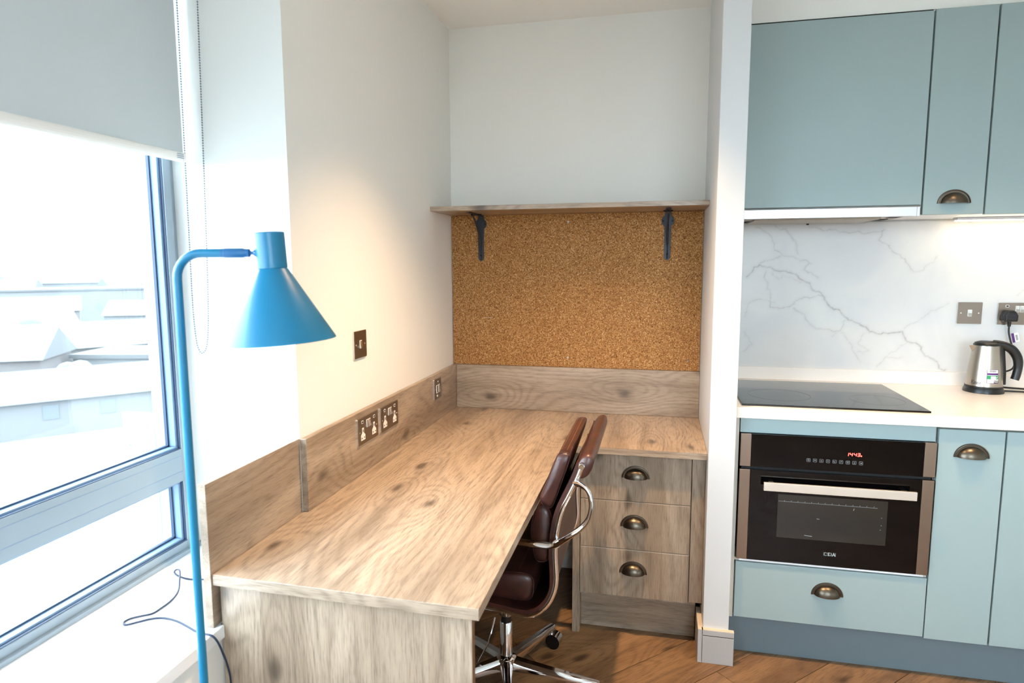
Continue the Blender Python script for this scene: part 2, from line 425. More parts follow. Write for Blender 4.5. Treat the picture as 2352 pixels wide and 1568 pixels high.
struct('wall_kitchen', (1.135, RX + 0.1, YW0, 0.12, -0.05, 2.40), 'wall')
Y1 = -1.3164; YE = -4.25
# left wall: full part beside the desk, part under the sill, lintel, and beyond the window
b = B(); b.box(-0.45, 0.0, Y1, 0.0, -0.05, 2.40)
tag(b.build('wall_left', 'wall'), kind='structure')
b = B(); b.box(-0.45, 0.0, YE, Y1, -0.05, 0.588); b.box(-0.45, 0.0, RY - 0.1, YE, -0.05, 2.40); b.box(-0.45, 0.0, YE, Y1, 2.28, 2.40)
tag(b.build('wall_window', 'wall'), kind='structure')
struct('wall_right', (RX, RX + 0.1, RY - 0.1, 0.12, -0.05, 2.40), 'wall')
b = B(); b.box(-0.45, RX + 0.1, RY - 0.1, RY, -0.05, 1.00); b.box(-0.45, RX + 0.1, RY - 0.1, RY, 2.30, 2.40)
b.box(-0.45, 1.20, RY - 0.1, RY, 1.00, 2.30); b.box(2.55, RX + 0.1, RY - 0.1, RY, 1.00, 2.30)
tag(b.build('wall_rear', 'wall'), kind='structure')
# second window, unseen, assumed behind the camera and sized for its fill light
w2 = thing('assumed_window', (1.875, RY - 0.05, 1.00), kind='structure')
for x0, x1, z0, z1 in ((1.20, 1.25, 1.00, 2.30), (2.50, 2.55, 1.00, 2.30), (1.25, 2.50, 1.00, 1.05), (1.25, 2.50, 2.25, 2.30)):
    box('frame_bar', (x0, x1, RY - 0.09, RY - 0.03, z0, z1), 'frame', w2, 0.002)
for x0, x1 in ((1.25, 2.50),): box('pane', (x0, x1, RY - 0.063, RY - 0.057, 1.05, 2.25), 'glass', w2)
struct('wall_partition', (XR, 1.178, -0.5874, 0.03, -0.012, 2.40), 'trim_white', 0.002)
struct('wall_bulkhead', (1.178, RX, -0.312, YW0, 2.2182, 2.40), 'wall')
bb = thing('baseboard_partition', (1.13, -0.60, 0), kind='structure')
box('board', (XR - 0.004, 1.178 + 0.017, -0.5874 - 0.017, -0.5874, 0.0, 0.100), 'skirt', bb, 0.0012)
box('upper_board', (XR - 0.004, 1.178 + 0.017, -0.5874 - 0.017, -0.5874, 0.1025, 0.1215), 'skirt', bb, 0.0012)
box('top_edge', (XR - 0.004, 1.178 + 0.017, -0.5874 - 0.0168, -0.5874, 0.1215, 0.1232), 'mdf', bb)
box('groove', (XR - 0.003, 1.178 + 0.016, -0.5874 - 0.015, -0.5874, 0.0995, 0.103), 'hole', bb)
box('side_board', (XR - 0.017, XR, -0.5874 - 0.017, -0.452, 0.0, 0.1215), 'skirt', bb, 0.0012)
box('side_edge', (XR - 0.0168, XR, -0.5874 - 0.0168, -0.452, 0.1215, 0.1232), 'mdf', bb)

# ------------------------------------------------------------------ window
XW = -0.322
wn = thing('window_1', (XW, -2.3, 0.617), kind='structure')
def wbox(name, dims, mat, bev=0.0015): return box(name, dims, mat, wn, bev)
wbox('frame_jamb', (-0.40, XW - 0.012, Y1 - 0.022, Y1, 0.617, 2.28), 'frame')
wbox('frame_jamb', (-0.40, XW - 0.012, YE, YE + 0.022, 0.617, 2.28), 'frame')
wbox('frame_jamb', (-0.40, XW, Y1 - 0.050, Y1 - 0.024, 0.617, 2.28), 'frame')
wbox('frame_jamb', (-0.40, XW, YE + 0.022, YE + 0.05, 0.617, 2.28), 'frame')
wbox('frame_head', (-0.40, XW, YE + 0.05, Y1 - 0.05, 2.23, 2.28), 'frame')
wbox('bottom_rail', (-0.40, XW, YE + 0.05, Y1 - 0.05, 0.617, 0.648), 'frame')
wbox('bottom_ledge', (XW, XW + 0.012, YE + 0.0, Y1, 0.617, 0.628), 'frame')
wbox('mullion', (-0.40, XW, -3.02, -2.95, 0.648, 2.23), 'frame')
tr = wbox('transom', (-0.40, XW, YE + 0.05, Y1 - 0.05, 0.815, 0.903), 'frame')
for z in (0.842, 0.884):
    o = box('groove_line', (XW - 0.001, XW + 0.0004, YE + 0.05, Y1 - 0.05, z, z + 0.0012), 'bead', tr)
for z0, z1 in ((0.648, 0.815), (0.903, 2.23)):
    ya, yb = YE + 0.05, Y1 - 0.05
    wbox('glazing_bead', (-0.356, XW - 0.010, ya, yb, z0, z0 + 0.007), 'bead')
    wbox('glazing_bead', (-0.356, XW - 0.010, ya, yb, z1 - 0.007, z1), 'bead')
    wbox('glazing_bead', (-0.356, XW - 0.010, yb - 0.009, yb, z0 + 0.007, z1 - 0.007), 'bead')
    wbox('glazing_bead', (-0.356, XW - 0.010, ya, ya + 0.009, z0 + 0.007, z1 - 0.007), 'bead')
    b = B()
    b.box(-0.3575, XW - 0.003, yb - 0.002, yb + 0.0005, z0, z1); b.box(-0.360, -0.352, ya, yb, z0 + 0.007, z0 + 0.0115)
    b.box(-0.360, -0.352, yb - 0.0135, yb - 0.009, z0 + 0.007, z1); b.box(-0.3575, XW - 0.002, ya, yb, z0 - 0.0004, z0 + 0.002)
    b.build('gasket', 'gasket', wn)
    wbox('pane', (-0.368, -0.362, ya, yb, z0, z1), 'glass', 0)
b = B(); b.box(XW, -0.0005, YE, Y1, 0.588, 0.617, 0.002); sl = b.build('window_sill', 'sill', wn)
b = B(); b.box(-0.0005, 0.0125, YE, -1.6655, 0.588, 0.617, 0.002); b.build('sill_nosing', 'sill', wn)
# white cladding fin fixed outside beside the pane
fin = thing('cladding_fin', (-0.50, -1.352, 0.30), 'white cladding panel with bolts outside the window pane', 'cladding panel')
box('panel', (-0.520, -0.420, -1.350, -1.335, 0.20, 0.99), 'cladding', fin, 0.002)
for z in (0.34, 0.60, 0.90):
    B(frame((-0.505, -1.350, z), (1, 0, 0), (0, -1, 0))).lathe([(0, 0.004), (0.004, 0.004), (0.005, 0.0)], 10).build('bolt', 'icon', fin)
B(frame((-0.475, -1.3501, 0.575), (1, 0, 0), (0, -1, 0))).strokes([[(-0.012, 0), (0.012, 0), (0, 0.021), (-0.012, 0)], [(0, 0.005), (0, 0.012)]], 0.0014, 0, 0.0003).build('warning_triangle', 'icon', fin)

# roller blind
rb = thing('roller_blind', (-0.28, -2.3, 2.2), 'grey fabric roller blind half lowered over the window with a bead chain', 'blind')
YB1, YB0, ZB = -1.342, -2.95, 1.664
box('fabric', (-0.2806, -0.2794, YB0, YB1, ZB, 2.235), 'fabric', rb)
B().tube([(-0.28, YB0, 2.235), (-0.28, YB1, 2.235)], 0.022, 20).build('roller', 'fabric', rb)
bar = B(); bar.X = Matrix(((0, 0, 1, -0.28), (1, 0, 0, 0), (0, 1, 0, 0), (0, 0, 0, 1)))
bar.X = Matrix.Translation((-0.28, 0, ZB)) @ Matrix(((1, 0, 0, 0), (0, 0, 1, 0), (0, 1, 0, 0), (0, 0, 0, 1)))
bar.prism(arc(0, 0, 0.0075, 0, 360, 15, 0.0125)[:-1], YB0, YB1 - 0.006)
br = bar.build('bottom_bar', 'whiteplastic', rb)
cap = B(Matrix.Translation((-0.28, 0, ZB)) @ Matrix(((1, 0, 0, 0), (0, 0, 1, 0), (0, 1, 0, 0), (0, 0, 0, 1))))
cap.prism(arc(0, 0, 0.0085, 0, 360, 15, 0.0135)[:-1], YB1 - 0.006, YB1 + 0.002); cap.build('end_cap', 'whiteplastic', br)
b = B()
for z in (ZB - 0.004, ZB + 0.001, ZB + 0.006): b.box(-0.2724, -0.2712, YB1 - 0.03, YB1 - 0.008, z, z + 0.0012)
b.build('clip_mark', 'bead', br)
ch = [(-0.276, -1.334, 2.20), (-0.276, -1.334, 2.05), (-0.283, -1.334, 1.51), (-0.284, -1.336, 1.29), (-0.279, -1.337, 1.195), (-0.270, -1.338, 1.165), (-0.262, -1.338, 1.160), (-0.250, -1.338, 1.172), (-0.242, -1.338, 1.21), (-0.236, -1.337, 1.30), (-0.229, -1.335, 1.545), (-0.217, -1.334, 2.04), (-0.214, -1.334, 2.20)]
cp = spline(ch, 24); L = [0.0]
for p, q in zip(cp, cp[1:]): L.append(L[-1] + (q - p).length)
b = B(); d = 0.0; i = 0
while d < L[-1]:
    while L[i + 1] < d: i += 1
    p = cp[i].lerp(cp[i + 1], (d - L[i]) / max(L[i + 1] - L[i], 1e-9))
    bmesh.ops.create_icosphere(b.bm, subdivisions=1, radius=0.0023, matrix=Matrix.Translation(p)); d += 0.0063
for f in b.bm.faces: f.smooth = True
b.tube(cp[::3], 0.0005, 4)
M['chain'] = plain('grey_bead_chain', (120, 130, 138), 0.35, 0.4)
tag(b.build('bead_chain', 'chain', rb, smooth_angle=180), kind='stuff')

# ================================================================== desk
dk = thing('desk', (0.30, -0.9, 0), 'long oak laminate corner desk with pale edge and panel end', 'desk')
TD = 0.0245
b = B(Matrix.Identity(4))
b.prism([(0.0005, -0.0005), (0.0005, -1.6790), (0.5935, -1.6915), (0.5923, -0.5472), (XR - 0.0005, -0.5472), (XR - 0.0005, -0.0005)], ZD - TD, ZD, 0.0012)
b.build('worktop', 'wood_y', dk)
b = B(); b.prism([(0.0010, -1.6792), (0.5933, -1.6917), (0.5933, -1.6922), (0.0010, -1.6797)], ZD - TD + 0.001, ZD - 0.001); b.build('edge_band', 'wood_x', dk)
box('edge_band', (0.594, XR - 0.001, -0.5478, -0.5471, ZD - TD + 0.001, ZD - 0.001), 'wood_x', dk)
box('end_panel', (0.006, 0.571, -1.6645, -1.6465, 0.0, ZD - TD), 'wood_z', dk, 0.001)
M['edge_dark'] = plain('panel_edge_brown', (120, 88, 62), 0.5, vary=0.4)
box('panel_edge', (0.571, 0.5718, -1.6640, -1.6470, 0.001, ZD - TD), 'edge_dark', dk)
tag(box('upstand', (0.0006, 0.0186, Y1, -0.0006, ZD + 0.0004, 0.935), 'wood_y2', None, 0.001, (0.009, -0.66, ZD)), 'long oak upstand board along the left wall, holding the sockets', 'upstand board')
tag(box('upstand', (-0.018, 0.0, -1.6835, Y1 - 0.0003, 0.6174, 0.936), 'wood_y2', None, 0.001, (-0.009, -1.5, 0.617)), 'short oak upstand board standing on the white window sill', 'upstand board')
tag(box('upstand', (0.0190, XR - 0.0008, -0.018, -0.0006, ZD + 0.0004, 0.9355), 'wood_x', None, 0.001, (0.55, -0.009, ZD)), 'greyish oak upstand board below the cork board', 'upstand board')

# drawer unit under the right wing
YD = -0.512
du = thing('drawer_unit', (0.85, -0.3, 0), 'oak three-drawer unit with cup handles under the desk', 'drawer unit')
ZU = ZD - TD - 0.0006
box('side_panel', (0.621, 0.6475, -0.508, -0.022, 0.0, ZU), 'wood_z', du, 0.001)
box('carcass', (0.6477, 1.0700, YD + 0.0205, -0.03, 0.1505, ZU), 'wood_z', du)
b = B(); b.box(1.0455, XR - 0.0008, YD + 0.006, YD + 0.024, 0.166, ZU, 0.0008); b.build('filler_panel', 'wood_z', du)
box('plinth', (0.6477, 1.073, -0.4475, -0.4300, 0.0, 0.1503), 'wood_x', du, 0.0008)
for i, (z0, z1) in enumerate(((0.5315, 0.7080), (0.3485, 0.5285), (0.1645, 0.3455))):
    dr = box('drawer_front', (0.6505, 1.0425, YD, YD + 0.020, z0, z1), 'wood_z', du, 0.0012)
    box('top_edge', (0.6515, 1.0415, YD + 0.0003, YD + 0.0195, z1 - 0.0002, z1 + 0.0006), 'mdf', dr)
    hz = (0.6205, 0.4365, 0.2580)[i]; hx = 0.8485 - 0.0015 * i
    cup_handle(dr, frame((hx, YD, hz), (1, 0, 0), (0, -1, 0)))

# shelf, brackets, cork board
sh = box('shelf', (0.0008, XR - 0.0008, -0.279, -0.0006, 1.6036, 1.6222), 'wood_x', None, 0.001, (0.55, -0.14, 1.6036))
tag(sh, 'narrow oak laminate wall shelf above the cork board', 'shelf')
cb = thing('cork_board', (0.545, 0, 0.936), 'large brown cork pinboard screwed to the back wall', 'pinboard')
box('cork_sheet', (0.003, XR - 0.0035, -0.0095, -0.0008, 0.9365, 1.6030), 'cork', cb, 0.0006)
for x, z in ((0.528, 1.568), (0.530, 0.979), (1.040, 0.980)):
    s_ = B(frame((x, -0.0095, z), (1, 0, 0), (0, -1, 0))).lathe([(0, 0.0012), (0.003, 0.0016), (0.0042, 0.0004), (0.0044, 0)], 12).build('screw', 'screw', cb)
    B(frame((x, -0.0095, z), (1, 0, 0), (0, -1, 0))).strokes([[(-0.0018, 0), (0.0018, 0)], [(0, -0.0018), (0, 0.0018)]], 0.0009, 0.0012, 0.0019).build('screw_slot', 'hole', s_)
B(frame((0.164, -0.0095, 1.151), (1, 0, 0), (0, -1, 0))).strokes([[(-0.022, -0.002), (0.0, 0.0), (0.026, 0.001)]], 0.0012, 0.0, 0.0003).build('scratch', 'carcass', cb)
for i, (bx, tip, lab) in enumerate(((0.140, 0.0, 'black iron shelf bracket at the left end of the shelf'), (0.945, 0.0, 'black iron shelf bracket at the right end of the shelf'))):
    br = thing('shelf_bracket', (bx, -0.0095, 1.40), lab, 'bracket', 'iron brackets under the shelf')
    fr = frame((bx, -0.0097, 1.403), (1, 0, 0), (0, -1, 0))
    # back plate: rounded strap with a round boss near the top
    w = 0.0125
    out = arc(0, w, w, 180, 360, 10) + arc(0, 0.1615, 0.0255, -60, 60, 12) + [(w, 0.2000), (-w, 0.2000)] + arc(0, 0.1615, 0.0255, 120, 240, 12)
    pb = B(fr).prism(out, 0, 0.004, 0.0008).build('back_plate', 'iron', br)
    B(fr).tube([(0, 0.006, 0.0040), (0, 0.090, 0.0040)], 0.0028, 8).build('rib', 'iron', pb)
    for (x, y) in ((0.0195 - 0.039, 0.1615), (0.0195, 0.1615), (0, 0.024)):
        B(fr).lathe([(0, 0), (0.0042, 0)], 2) if False else None
        hb = B(fr @ Matrix.Translation((x, y, 0))); hb.lathe([(0, 0.0069 if x == 0 else 0.0046), (0.0040, 0.0069 if x == 0 else 0.0046), (0.0040, 0.001)], 12); hb.build('screw_hole', 'hole', pb)
    # arm along the underside of the shelf with its own round boss
    fa = Matrix(((1, 0, 0, bx), (0, -1, 0, -0.0137), (0, 0, -1, 1.6034), (0, 0, 0, 1)))
    oa = [(-0.010, 0.0), (0.010, 0.0), (0.010, 0.036)] + arc(0, 0.055, 0.020, -50, 50, 8) + [(0.010, 0.085)] + arc(0, 0.188, 0.010, 0, 180, 8) + [(-0.010, 0.085)] + arc(0, 0.055, 0.020, 130, 230, 8) + [(-0.010, 0.036)]
    B(fa).prism(oa, 0.0, 0.004, 0.0008).build('shelf_arm', 'iron', br)
    pts = spline([(bx, -0.155, 1.596), (bx, -0.120, 1.582), (bx, -0.070, 1.545), (bx, -0.030, 1.500), (bx, -0.0165, 1.470)], 5)
    B().tube(pts, 0.0042, 8).build('strut', 'iron', br)

# ================================================================== sockets and switches
def plate(t, fr, w, h, mat='plate'):
    B(fr).prism(rrect(-w / 2, w / 2, -h / 2, h / 2, 0.003), 0.0, 0.0035).build('rim', 'plate_edge', t)
    B(fr).prism(rrect(-w / 2 + 0.0012, w / 2 - 0.0012, -h / 2 + 0.0012, h / 2 - 0.0012, 0.0025), 0.0034, 0.0046, 0.0003).build('plate', mat, t)
def screws(t, fr, pts):
    for x, y in pts:
        sb = B(fr @ Matrix.Translation((x, y, 0))); sb.lathe([(0, 0.0056), (0.0022, 0.0054), (0.0028, 0.0044)], 10).build('screw', 'plate_edge', t)
def rocker(t, fr, x, y, w=0.0105, h=0.022):
    s_ = B(fr @ Matrix.Translation((x, y, 0))); s_.prism(rrect(-w / 2 - 0.002, w / 2 + 0.002, -h / 2 - 0.002, h / 2 + 0.002, 0.002), 0.0044, 0.0058)
    sr = s_.build('switch_surround', 'whiteplastic', t)
    r_ = B(fr @ Matrix.Translation((x, y, 0)))
    r_.poly([(-w / 2, -h / 2, 0.0056), (w / 2, -h / 2, 0.0056), (w / 2, h / 2, 0.0056), (-w / 2, h / 2, 0.0056), (-w / 2, -h / 2, 0.0105), (w / 2, -h / 2, 0.0105), (w / 2, 0, 0.0075), (-w / 2, 0, 0.0075), (w / 2, h / 2, 0.0066), (-w / 2, h / 2, 0.0066)],
            [(0, 3, 2, 1), (4, 5, 6, 7), (7, 6, 8, 9), (0, 1, 5, 4), (3, 9, 8, 2), (1, 2, 8, 6, 5), (0, 4, 7, 9, 3)])
    r_.build('rocker', 'plate_edge', sr)
def socket_face(t, fr, x, y):
    g = B(fr @ Matrix.Translation((x, y, 0)))
    out = [(-0.0145, -0.0165), (0.0145, -0.0165), (0.0145, -0.001), (0.0055, 0.006), (0.0055, 0.0225), (-0.0055, 0.0225), (-0.0055, 0.006), (-0.0145, -0.001)]
    f_ = g.prism(out, 0.0044, 0.0054).build('socket_insert', 'whiteplastic', t)
    hb = B(fr @ Matrix.Translation((x, y, 0)))
    hb.box(-0.002, 0.002, 0.009, 0.0175, 0.005, 0.0056); hb.box(-0.0110, -0.0062, -0.011, -0.0072, 0.005, 0.0056); hb.box(0.0062, 0.0110, -0.011, -0.0072, 0.005, 0.0056)
    hb.build('pin_holes', 'hole', f_)
def indicator(t, fr, x, y):
    i_ = B(fr @ Matrix.Translation((x, y, 0))); i_.prism(rrect(-0.006, 0.006, -0.0045, 0.0045, 0.001), 0.0044, 0.0054); q = i_.build('indicator_frame', 'whiteplastic', t)
    i_ = B(fr @ Matrix.Translation((x, y, 0))); i_.prism(rrect(-0.0042, 0.0042, -0.0027, 0.0027, 0.0006), 0.0053, 0.0056); i_.build('indicator', 'hole', q)
def double_socket(loc, u, n, label, group):
    t = thing('double_socket', loc, label, 'socket', group); fr = frame(loc, u, n)
    plate(t, fr, 0.146, 0.086)
    screws(t, fr, ((-0.060, -0.002), (0.060, -0.002)))
    for x in (-0.0075, 0.0075): rocker(t, fr, x, 0.018, 0.0095, 0.021)
    for x in (-0.040, 0.040): socket_face(t, fr, x, -0.012); indicator(t, fr, x * 1.05, 0.029)
    return t
def light_switch(loc, u, n, label):
    t = thing('light_switch', loc, label, 'light switch', 'single rocker switches'); fr = frame(loc, u, n)
    plate(t, fr, 0.086, 0.086); rocker(t, fr, 0, 0, 0.011, 0.022); screws(t, fr, ((-0.0302, 0), (0.0302, 0))); return t
light_switch((0.0005, -0.9525, 1.142), (0, 1, 0), (1, 0, 0), 'brushed nickel light switch alone on the bare left wall above the desk')
double_socket((0.0188, -0.954, 0.874), (0, 1, 0), (1, 0, 0), 'nickel double socket on the desk upstand, the one nearer the window', 'double sockets')
double_socket((0.0188, -0.786, 0.873), (0, 1, 0), (1, 0, 0), 'nickel double socket on the desk upstand, the one farther from the window', 'double sockets')
t = thing('fused_spur', (0.0188, -0.287, 0.874), 'nickel fused spur switch on the desk upstand near the corner', 'switch'); fr = frame((0.0188, -0.287, 0.874), (0, 1, 0), (1, 0, 0))
plate(t, fr, 0.086, 0.086); rocker(t, fr, 0.012, 0.0, 0.0095, 0.030); screws(t, fr, ((-0.0302, 0), (0.0302, 0)))
B(fr).prism(rrect(-0.022, -0.003, -0.017, 0.017, 0.002), 0.0044, 0.0066).build('fuse_carrier', 'whiteplastic', t)
B(fr).prism(rrect(-0.0195, -0.0055, -0.0145, 0.0145, 0.0015), 0.0065, 0.0070).build('fuse_cover', 'plate', t)
B(fr).prism(rrect(-0.005, 0.005, 0.027, 0.033, 0.001), 0.0044, 0.0054).build('indicator', 'whiteplastic', t)
B(fr).prism(rrect(-0.017, -0.006, -0.033, -0.024, 0.003), 0.0044, 0.0060).build('flex_outlet', 'whiteplastic', t)

# ================================================================== kitchen
YF = YK                                   # front face of base doors and oven
YDB = YF + 0.020
# continuous plinth
tag(box('kickboard', (1.1796, RX - 0.002, -0.4985, -0.482, 0.0, 0.149), 'plinth', None, 0.001, (2.2, -0.49, 0)), 'cabinet-blue kickboard with shade-darkened colour under the kitchen base units', 'kickboard')
# oven housing
oc = thing('oven_cabinet', (1.49, -0.30, 0.15), 'pale blue oven housing cabinet with one wide drawer', 'cabinet')
box('end_panel', (1.1800, 1.1935, YF + 0.004, YW0 - 0.002, 0.1505, 0.870), 'carcass', oc, 0.0008)
box('carcass_base', (1.1940, 1.7950, YDB + 0.001, YW0 - 0.002, 0.1505, 0.345), 'carcass', oc)
box('oven_shelf', (1.1940, 1.7950, YDB - 0.012, YW0 - 0.03, 0.3605, 0.3715), 'carcass', oc)
box('top_rail', (1.1965, 1.7910, YF + 0.004, YDB + 0.004, 0.8185, 0.8695), 'cab', oc, 0.001)
dr = box('drawer_front', (1.1975, 1.7955, YF, YDB, 0.1550, 0.3585), 'cab', oc, 0.0015)
cup_handle(dr, frame((1.496, YF, 0.2665), (1, 0, 0), (0, -1, 0)))
# next base units
def base_unit(x0, x1, hx, label):
    c = thing('base_cabinet', ((x0 + x1) / 2, -0.3, 0.15), label, 'cabinet', 'pale blue base units')
    box('carcass', (x0 + 0.0005, x1 - 0.0005, YDB + 0.002, YW0 - 0.002, 0.1505, 0.870), 'carcass', c)
    d = box('door', (x0 + 0.0025, x1 - 0.0025, YF, YDB, 0.1500, 0.8625), 'cab', c, 0.0015)
    cup_handle(d, frame((hx, YF, 0.7745), (1, 0, 0), (0, -1, 0)))
    return c
base_unit(1.7965, 1.9870, 1.8935, 'narrow pale blue base cabinet beside the built-in oven')
base_unit(1.9875, 2.5870, 2.470, 'pale blue base cabinet at the right edge under the kettle')
# worktop and its upstand
wt = thing('kitchen_worktop', (2.2, -0.27, 0.872), 'white solid-surface kitchen worktop with a low upstand', 'worktop')
box('slab', (1.1795, RX - 0.002, -0.5660, YW0 - 0.001, 0.8722, 0.9087), 'worktop', wt, 0.0015)
box('back_upstand', (1.1795, RX - 0.002, 0.0030, 0.0215, 0.9089, 0.9615), 'worktop', wt, 0.0012)
# built-in oven
ov = thing('built_in_oven', (1.4945, -0.3, 0.374), 'black glass built-in compact oven with steel trim and handle', 'oven')
OX0, OX1 = 1.1978, 1.7925
box('body', (1.205, 1.786, YF + 0.006, -0.06, 0.3735, 0.8170), 'black', ov)
fo = frame((0, YF + 0.004, 0), (1, 0, 0), (0, -1, 0))
def ob(name, x0, x1, z0, z1, n0, n1, mat, par, bev=0.0): return B(fo).box(x0, x1, z0, z1, n0, n1, bev).build(name, mat, par)
cpn = ob('control_panel', OX0 + 0.0345, OX1 - 0.0345, 0.7040, 0.8170, 0.0, 0.012, 'blackglass', ov, 0.0008)
for x0, x1 in ((OX0, OX0 + 0.0345), (OX1 - 0.0345, OX1)):
    ob('panel_trim', x0, x1, 0.7040, 0.8170, 0.0, 0.0126, 'steel_trim', ov, 0.0015)
dr = ob('door', OX0 + 0.0345, OX1 - 0.0345, 0.3730, 0.6930, 0.0, 0.012, 'blackglass', ov, 0.0008)
for x0, x1 in ((OX0, OX0 + 0.0345), (OX1 - 0.0345, OX1)):
    ob('door_trim', x0, x1, 0.3730, 0.6930, 0.0, 0.0126, 'steel_trim', dr, 0.0015)
ob('bottom_lip', OX0 + 0.01, OX1 - 0.01, 0.3640, 0.3725, -0.010, 0.006, 'sill', ov, 0.0008)
h = ob('handle', 1.2720, 1.7330, 0.6340, 0.6625, 0.040, 0.049, 'handle_steel', dr, 0.001)
for x in (1.30, 1.705): ob('handle_post', x - 0.008, x + 0.008, 0.641, 0.655, 0.011, 0.041, 'steel', dr)
# oven window: lighter smoked rectangle with a rack line and bright glints painted on
M['ovenwin'] = plain('smoked_inner_glass', (44, 42, 39), 0.12, 0, 0.5)
ow = ob('oven_window', 1.3245, 1.6620, 0.4620, 0.6135, 0.0118, 0.0124, 'ovenwin', dr)
b = B(fo); b.strokes([[(1.327, 0.5895), (1.632, 0.5885)]], 0.0007, 0.0122, 0.0126)
for i in range(14): b.strokes([[(1.345 + i * 0.0212, 0.5905), (1.3462 + i * 0.0212, 0.5935)]], 0.0008, 0.0122, 0.0126)
b.build('rack_line', 'icon', ow)
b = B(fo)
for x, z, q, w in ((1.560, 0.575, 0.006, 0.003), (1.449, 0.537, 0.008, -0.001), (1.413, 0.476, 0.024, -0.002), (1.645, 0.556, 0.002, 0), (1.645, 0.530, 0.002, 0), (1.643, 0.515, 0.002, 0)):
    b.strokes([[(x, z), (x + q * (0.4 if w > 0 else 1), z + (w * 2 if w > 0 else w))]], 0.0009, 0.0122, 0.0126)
tag(b.build('painted_glint', 'logo', ow), kind='stuff')
# logo C D A with thin separators
k = 0.0115; x0 = 1.4770; z0 = 0.4105
def T(lines, ox, oz, s): return [((l[0] * s, [(ox + x * s, oz + y * s) for x, y in l[1]]) if isinstance(l, tuple) else [(ox + x * s, oz + y * s) for x, y in l]) for l in lines]
LC = [(0.20, arc(0.42, 0.5, 0.36, 100, 260, 10, 0.46)), (0.09, arc(0.42, 0.5, 0.36, 40, 100, 5, 0.46)), (0.09, arc(0.42, 0.5, 0.36, 260, 320, 5, 0.46)), (0.08, [(0.70, 0.62), (0.70, 0.92)])]
LD = [(0.20, [(0.2, 0.04), (0.2, 0.96)]), (0.08, [(0.05, 0.04), (0.5, 0.04)]), (0.08, [(0.05, 0.96), (0.5, 0.96)]), (0.20, arc(0.42, 0.5, 0.40, -70, 70, 10, 0.46)), (0.09, arc(0.42, 0.5, 0.40, -90, -70, 3, 0.46)), (0.09, arc(0.42, 0.5, 0.40, 70, 90, 3, 0.46))]
LA = [(0.09, [(0.12, 0.04), (0.45, 0.98)]), (0.20, [(0.45, 0.98), (0.82, 0.04)]), (0.08, [(0.24, 0.34), (0.70, 0.34)]), (0.07, [(0.0, 0.04), (0.28, 0.04)]), (0.07, [(0.66, 0.04), (1.0, 0.04)])]
b = B(fo); gl = []
for i, Lt in enumerate((LC, LD, LA)): gl += T(Lt, x0 + i * k * 1.06 + 0.001, z0, k)
for i in range(4): gl += T([(0.06, [(0, -0.02), (0, 1.02)])], x0 + i * k * 1.06, z0, k)
b.strokes(gl, 0.001, 0.0118, 0.0126); b.build('logo', 'logo', dr)
# clock digits 14:43 as seven segments, slightly slanted
SEG = {'a': ((0, 1), (0.5, 1)), 'b': ((0.5, 1), (0.5, 0.5)), 'c': ((0.5, 0.5), (0.5, 0)), 'd': ((0, 0), (0.5, 0)), 'e': ((0, 0), (0, 0.5)), 'f': ((0, 0.5), (0, 1)), 'g': ((0, 0.5), (0.5, 0.5))}
DG = {'1': 'bc', '4': 'fgbc', '3': 'abgcd'}
b = B(fo); lines = []
for ch_, dx in (('1', -0.0050), ('4', 0.0065), ('4', 0.0185), ('3', 0.0290)):
    for sg in DG[ch_]:
        (xa, ya), (xb, yb) = SEG[sg]; hgt = 0.0105
        px = lambda x, y: (1.5325 + dx + x * 0.0140 + y * 0.0014, 0.7595 + y * hgt)
        pa, pb_ = Vector(px(xa, ya)), Vector(px(xb, yb)); dv = (pb_ - pa) * 0.10
        lines.append([tuple(pa + dv), tuple(pb_ - dv)])
b.strokes(lines, 0.0014, 0.0116, 0.0126); b.build('clock_display', 'red_led', cpn)
b = B(fo); b.strokes([arc(1.5735, 0.7610, 0.0017, 0, 360, 10)], 0.0010, 0.0116, 0.0126); b.build('clock_symbol', 'red_led', cpn)
ic = []
gly = [[arc(0, 0, 0.0024, 0, 360, 8), [(0, 0), (0, 0.0016)]], [[(-0.0028, 0.001), (0, -0.001), (0.0028, 0.001), (-0.0028, 0.001)]], [[(-0.0028, -0.001), (0, 0.001), (0.0028, -0.001), (-0.0028, -0.001)]],
       [arc(0, 0.0004, 0.0021, -50, 230, 8), [(-0.001, -0.0022), (0.001, -0.0022)]], [[(-0.0026, 0.002), (-0.0026, -0.001)], [(0.002, 0.002), (-0.001, -0.002), (0.0025, -0.002)]],
       [[(-0.0012, -0.0024), (-0.0012, 0.0024), (0.0008, 0.0024), (0.0016, 0.0012), (0.0008, 0), (-0.0012, 0)]], [arc(0, 0, 0.0024, 0, 360, 8), [(0, 0.0014), (0, 0), (0.001, 0)]],
       [[(-0.0014, -0.0022), (0.0014, -0.0022), (0.0014, 0.0002), (-0.0014, 0.0002), (-0.0014, -0.0022)], arc(0, 0.0004, 0.0010, 0, 180, 6)], [[(-0.0024, 0.0016), (0.0014, -0.001), (0.0014, 0.001), (-0.0024, -0.0016)], [(0.0026, 0.0018), (0.0026, -0.0018)]]]
for i in range(9):
    cx = 1.4140 + 0.0200 * i; cz = 0.7378 - 0.0001 * i; bi = B(fo)
    bi.strokes([[(cx + x, cz + y) for x, y in rrect(-0.0052, 0.0052, -0.0052, 0.0052, 0.001, 2) + [(0.0042, -0.0052)]]], 0.0006, 0.0116, 0.0124)
    bi.strokes([[(cx + x, cz + y) for x, y in g_] for g_ in gly[i]], 0.0007, 0.0116, 0.0124)
    bi.build('touch_icon', 'icon', cpn)
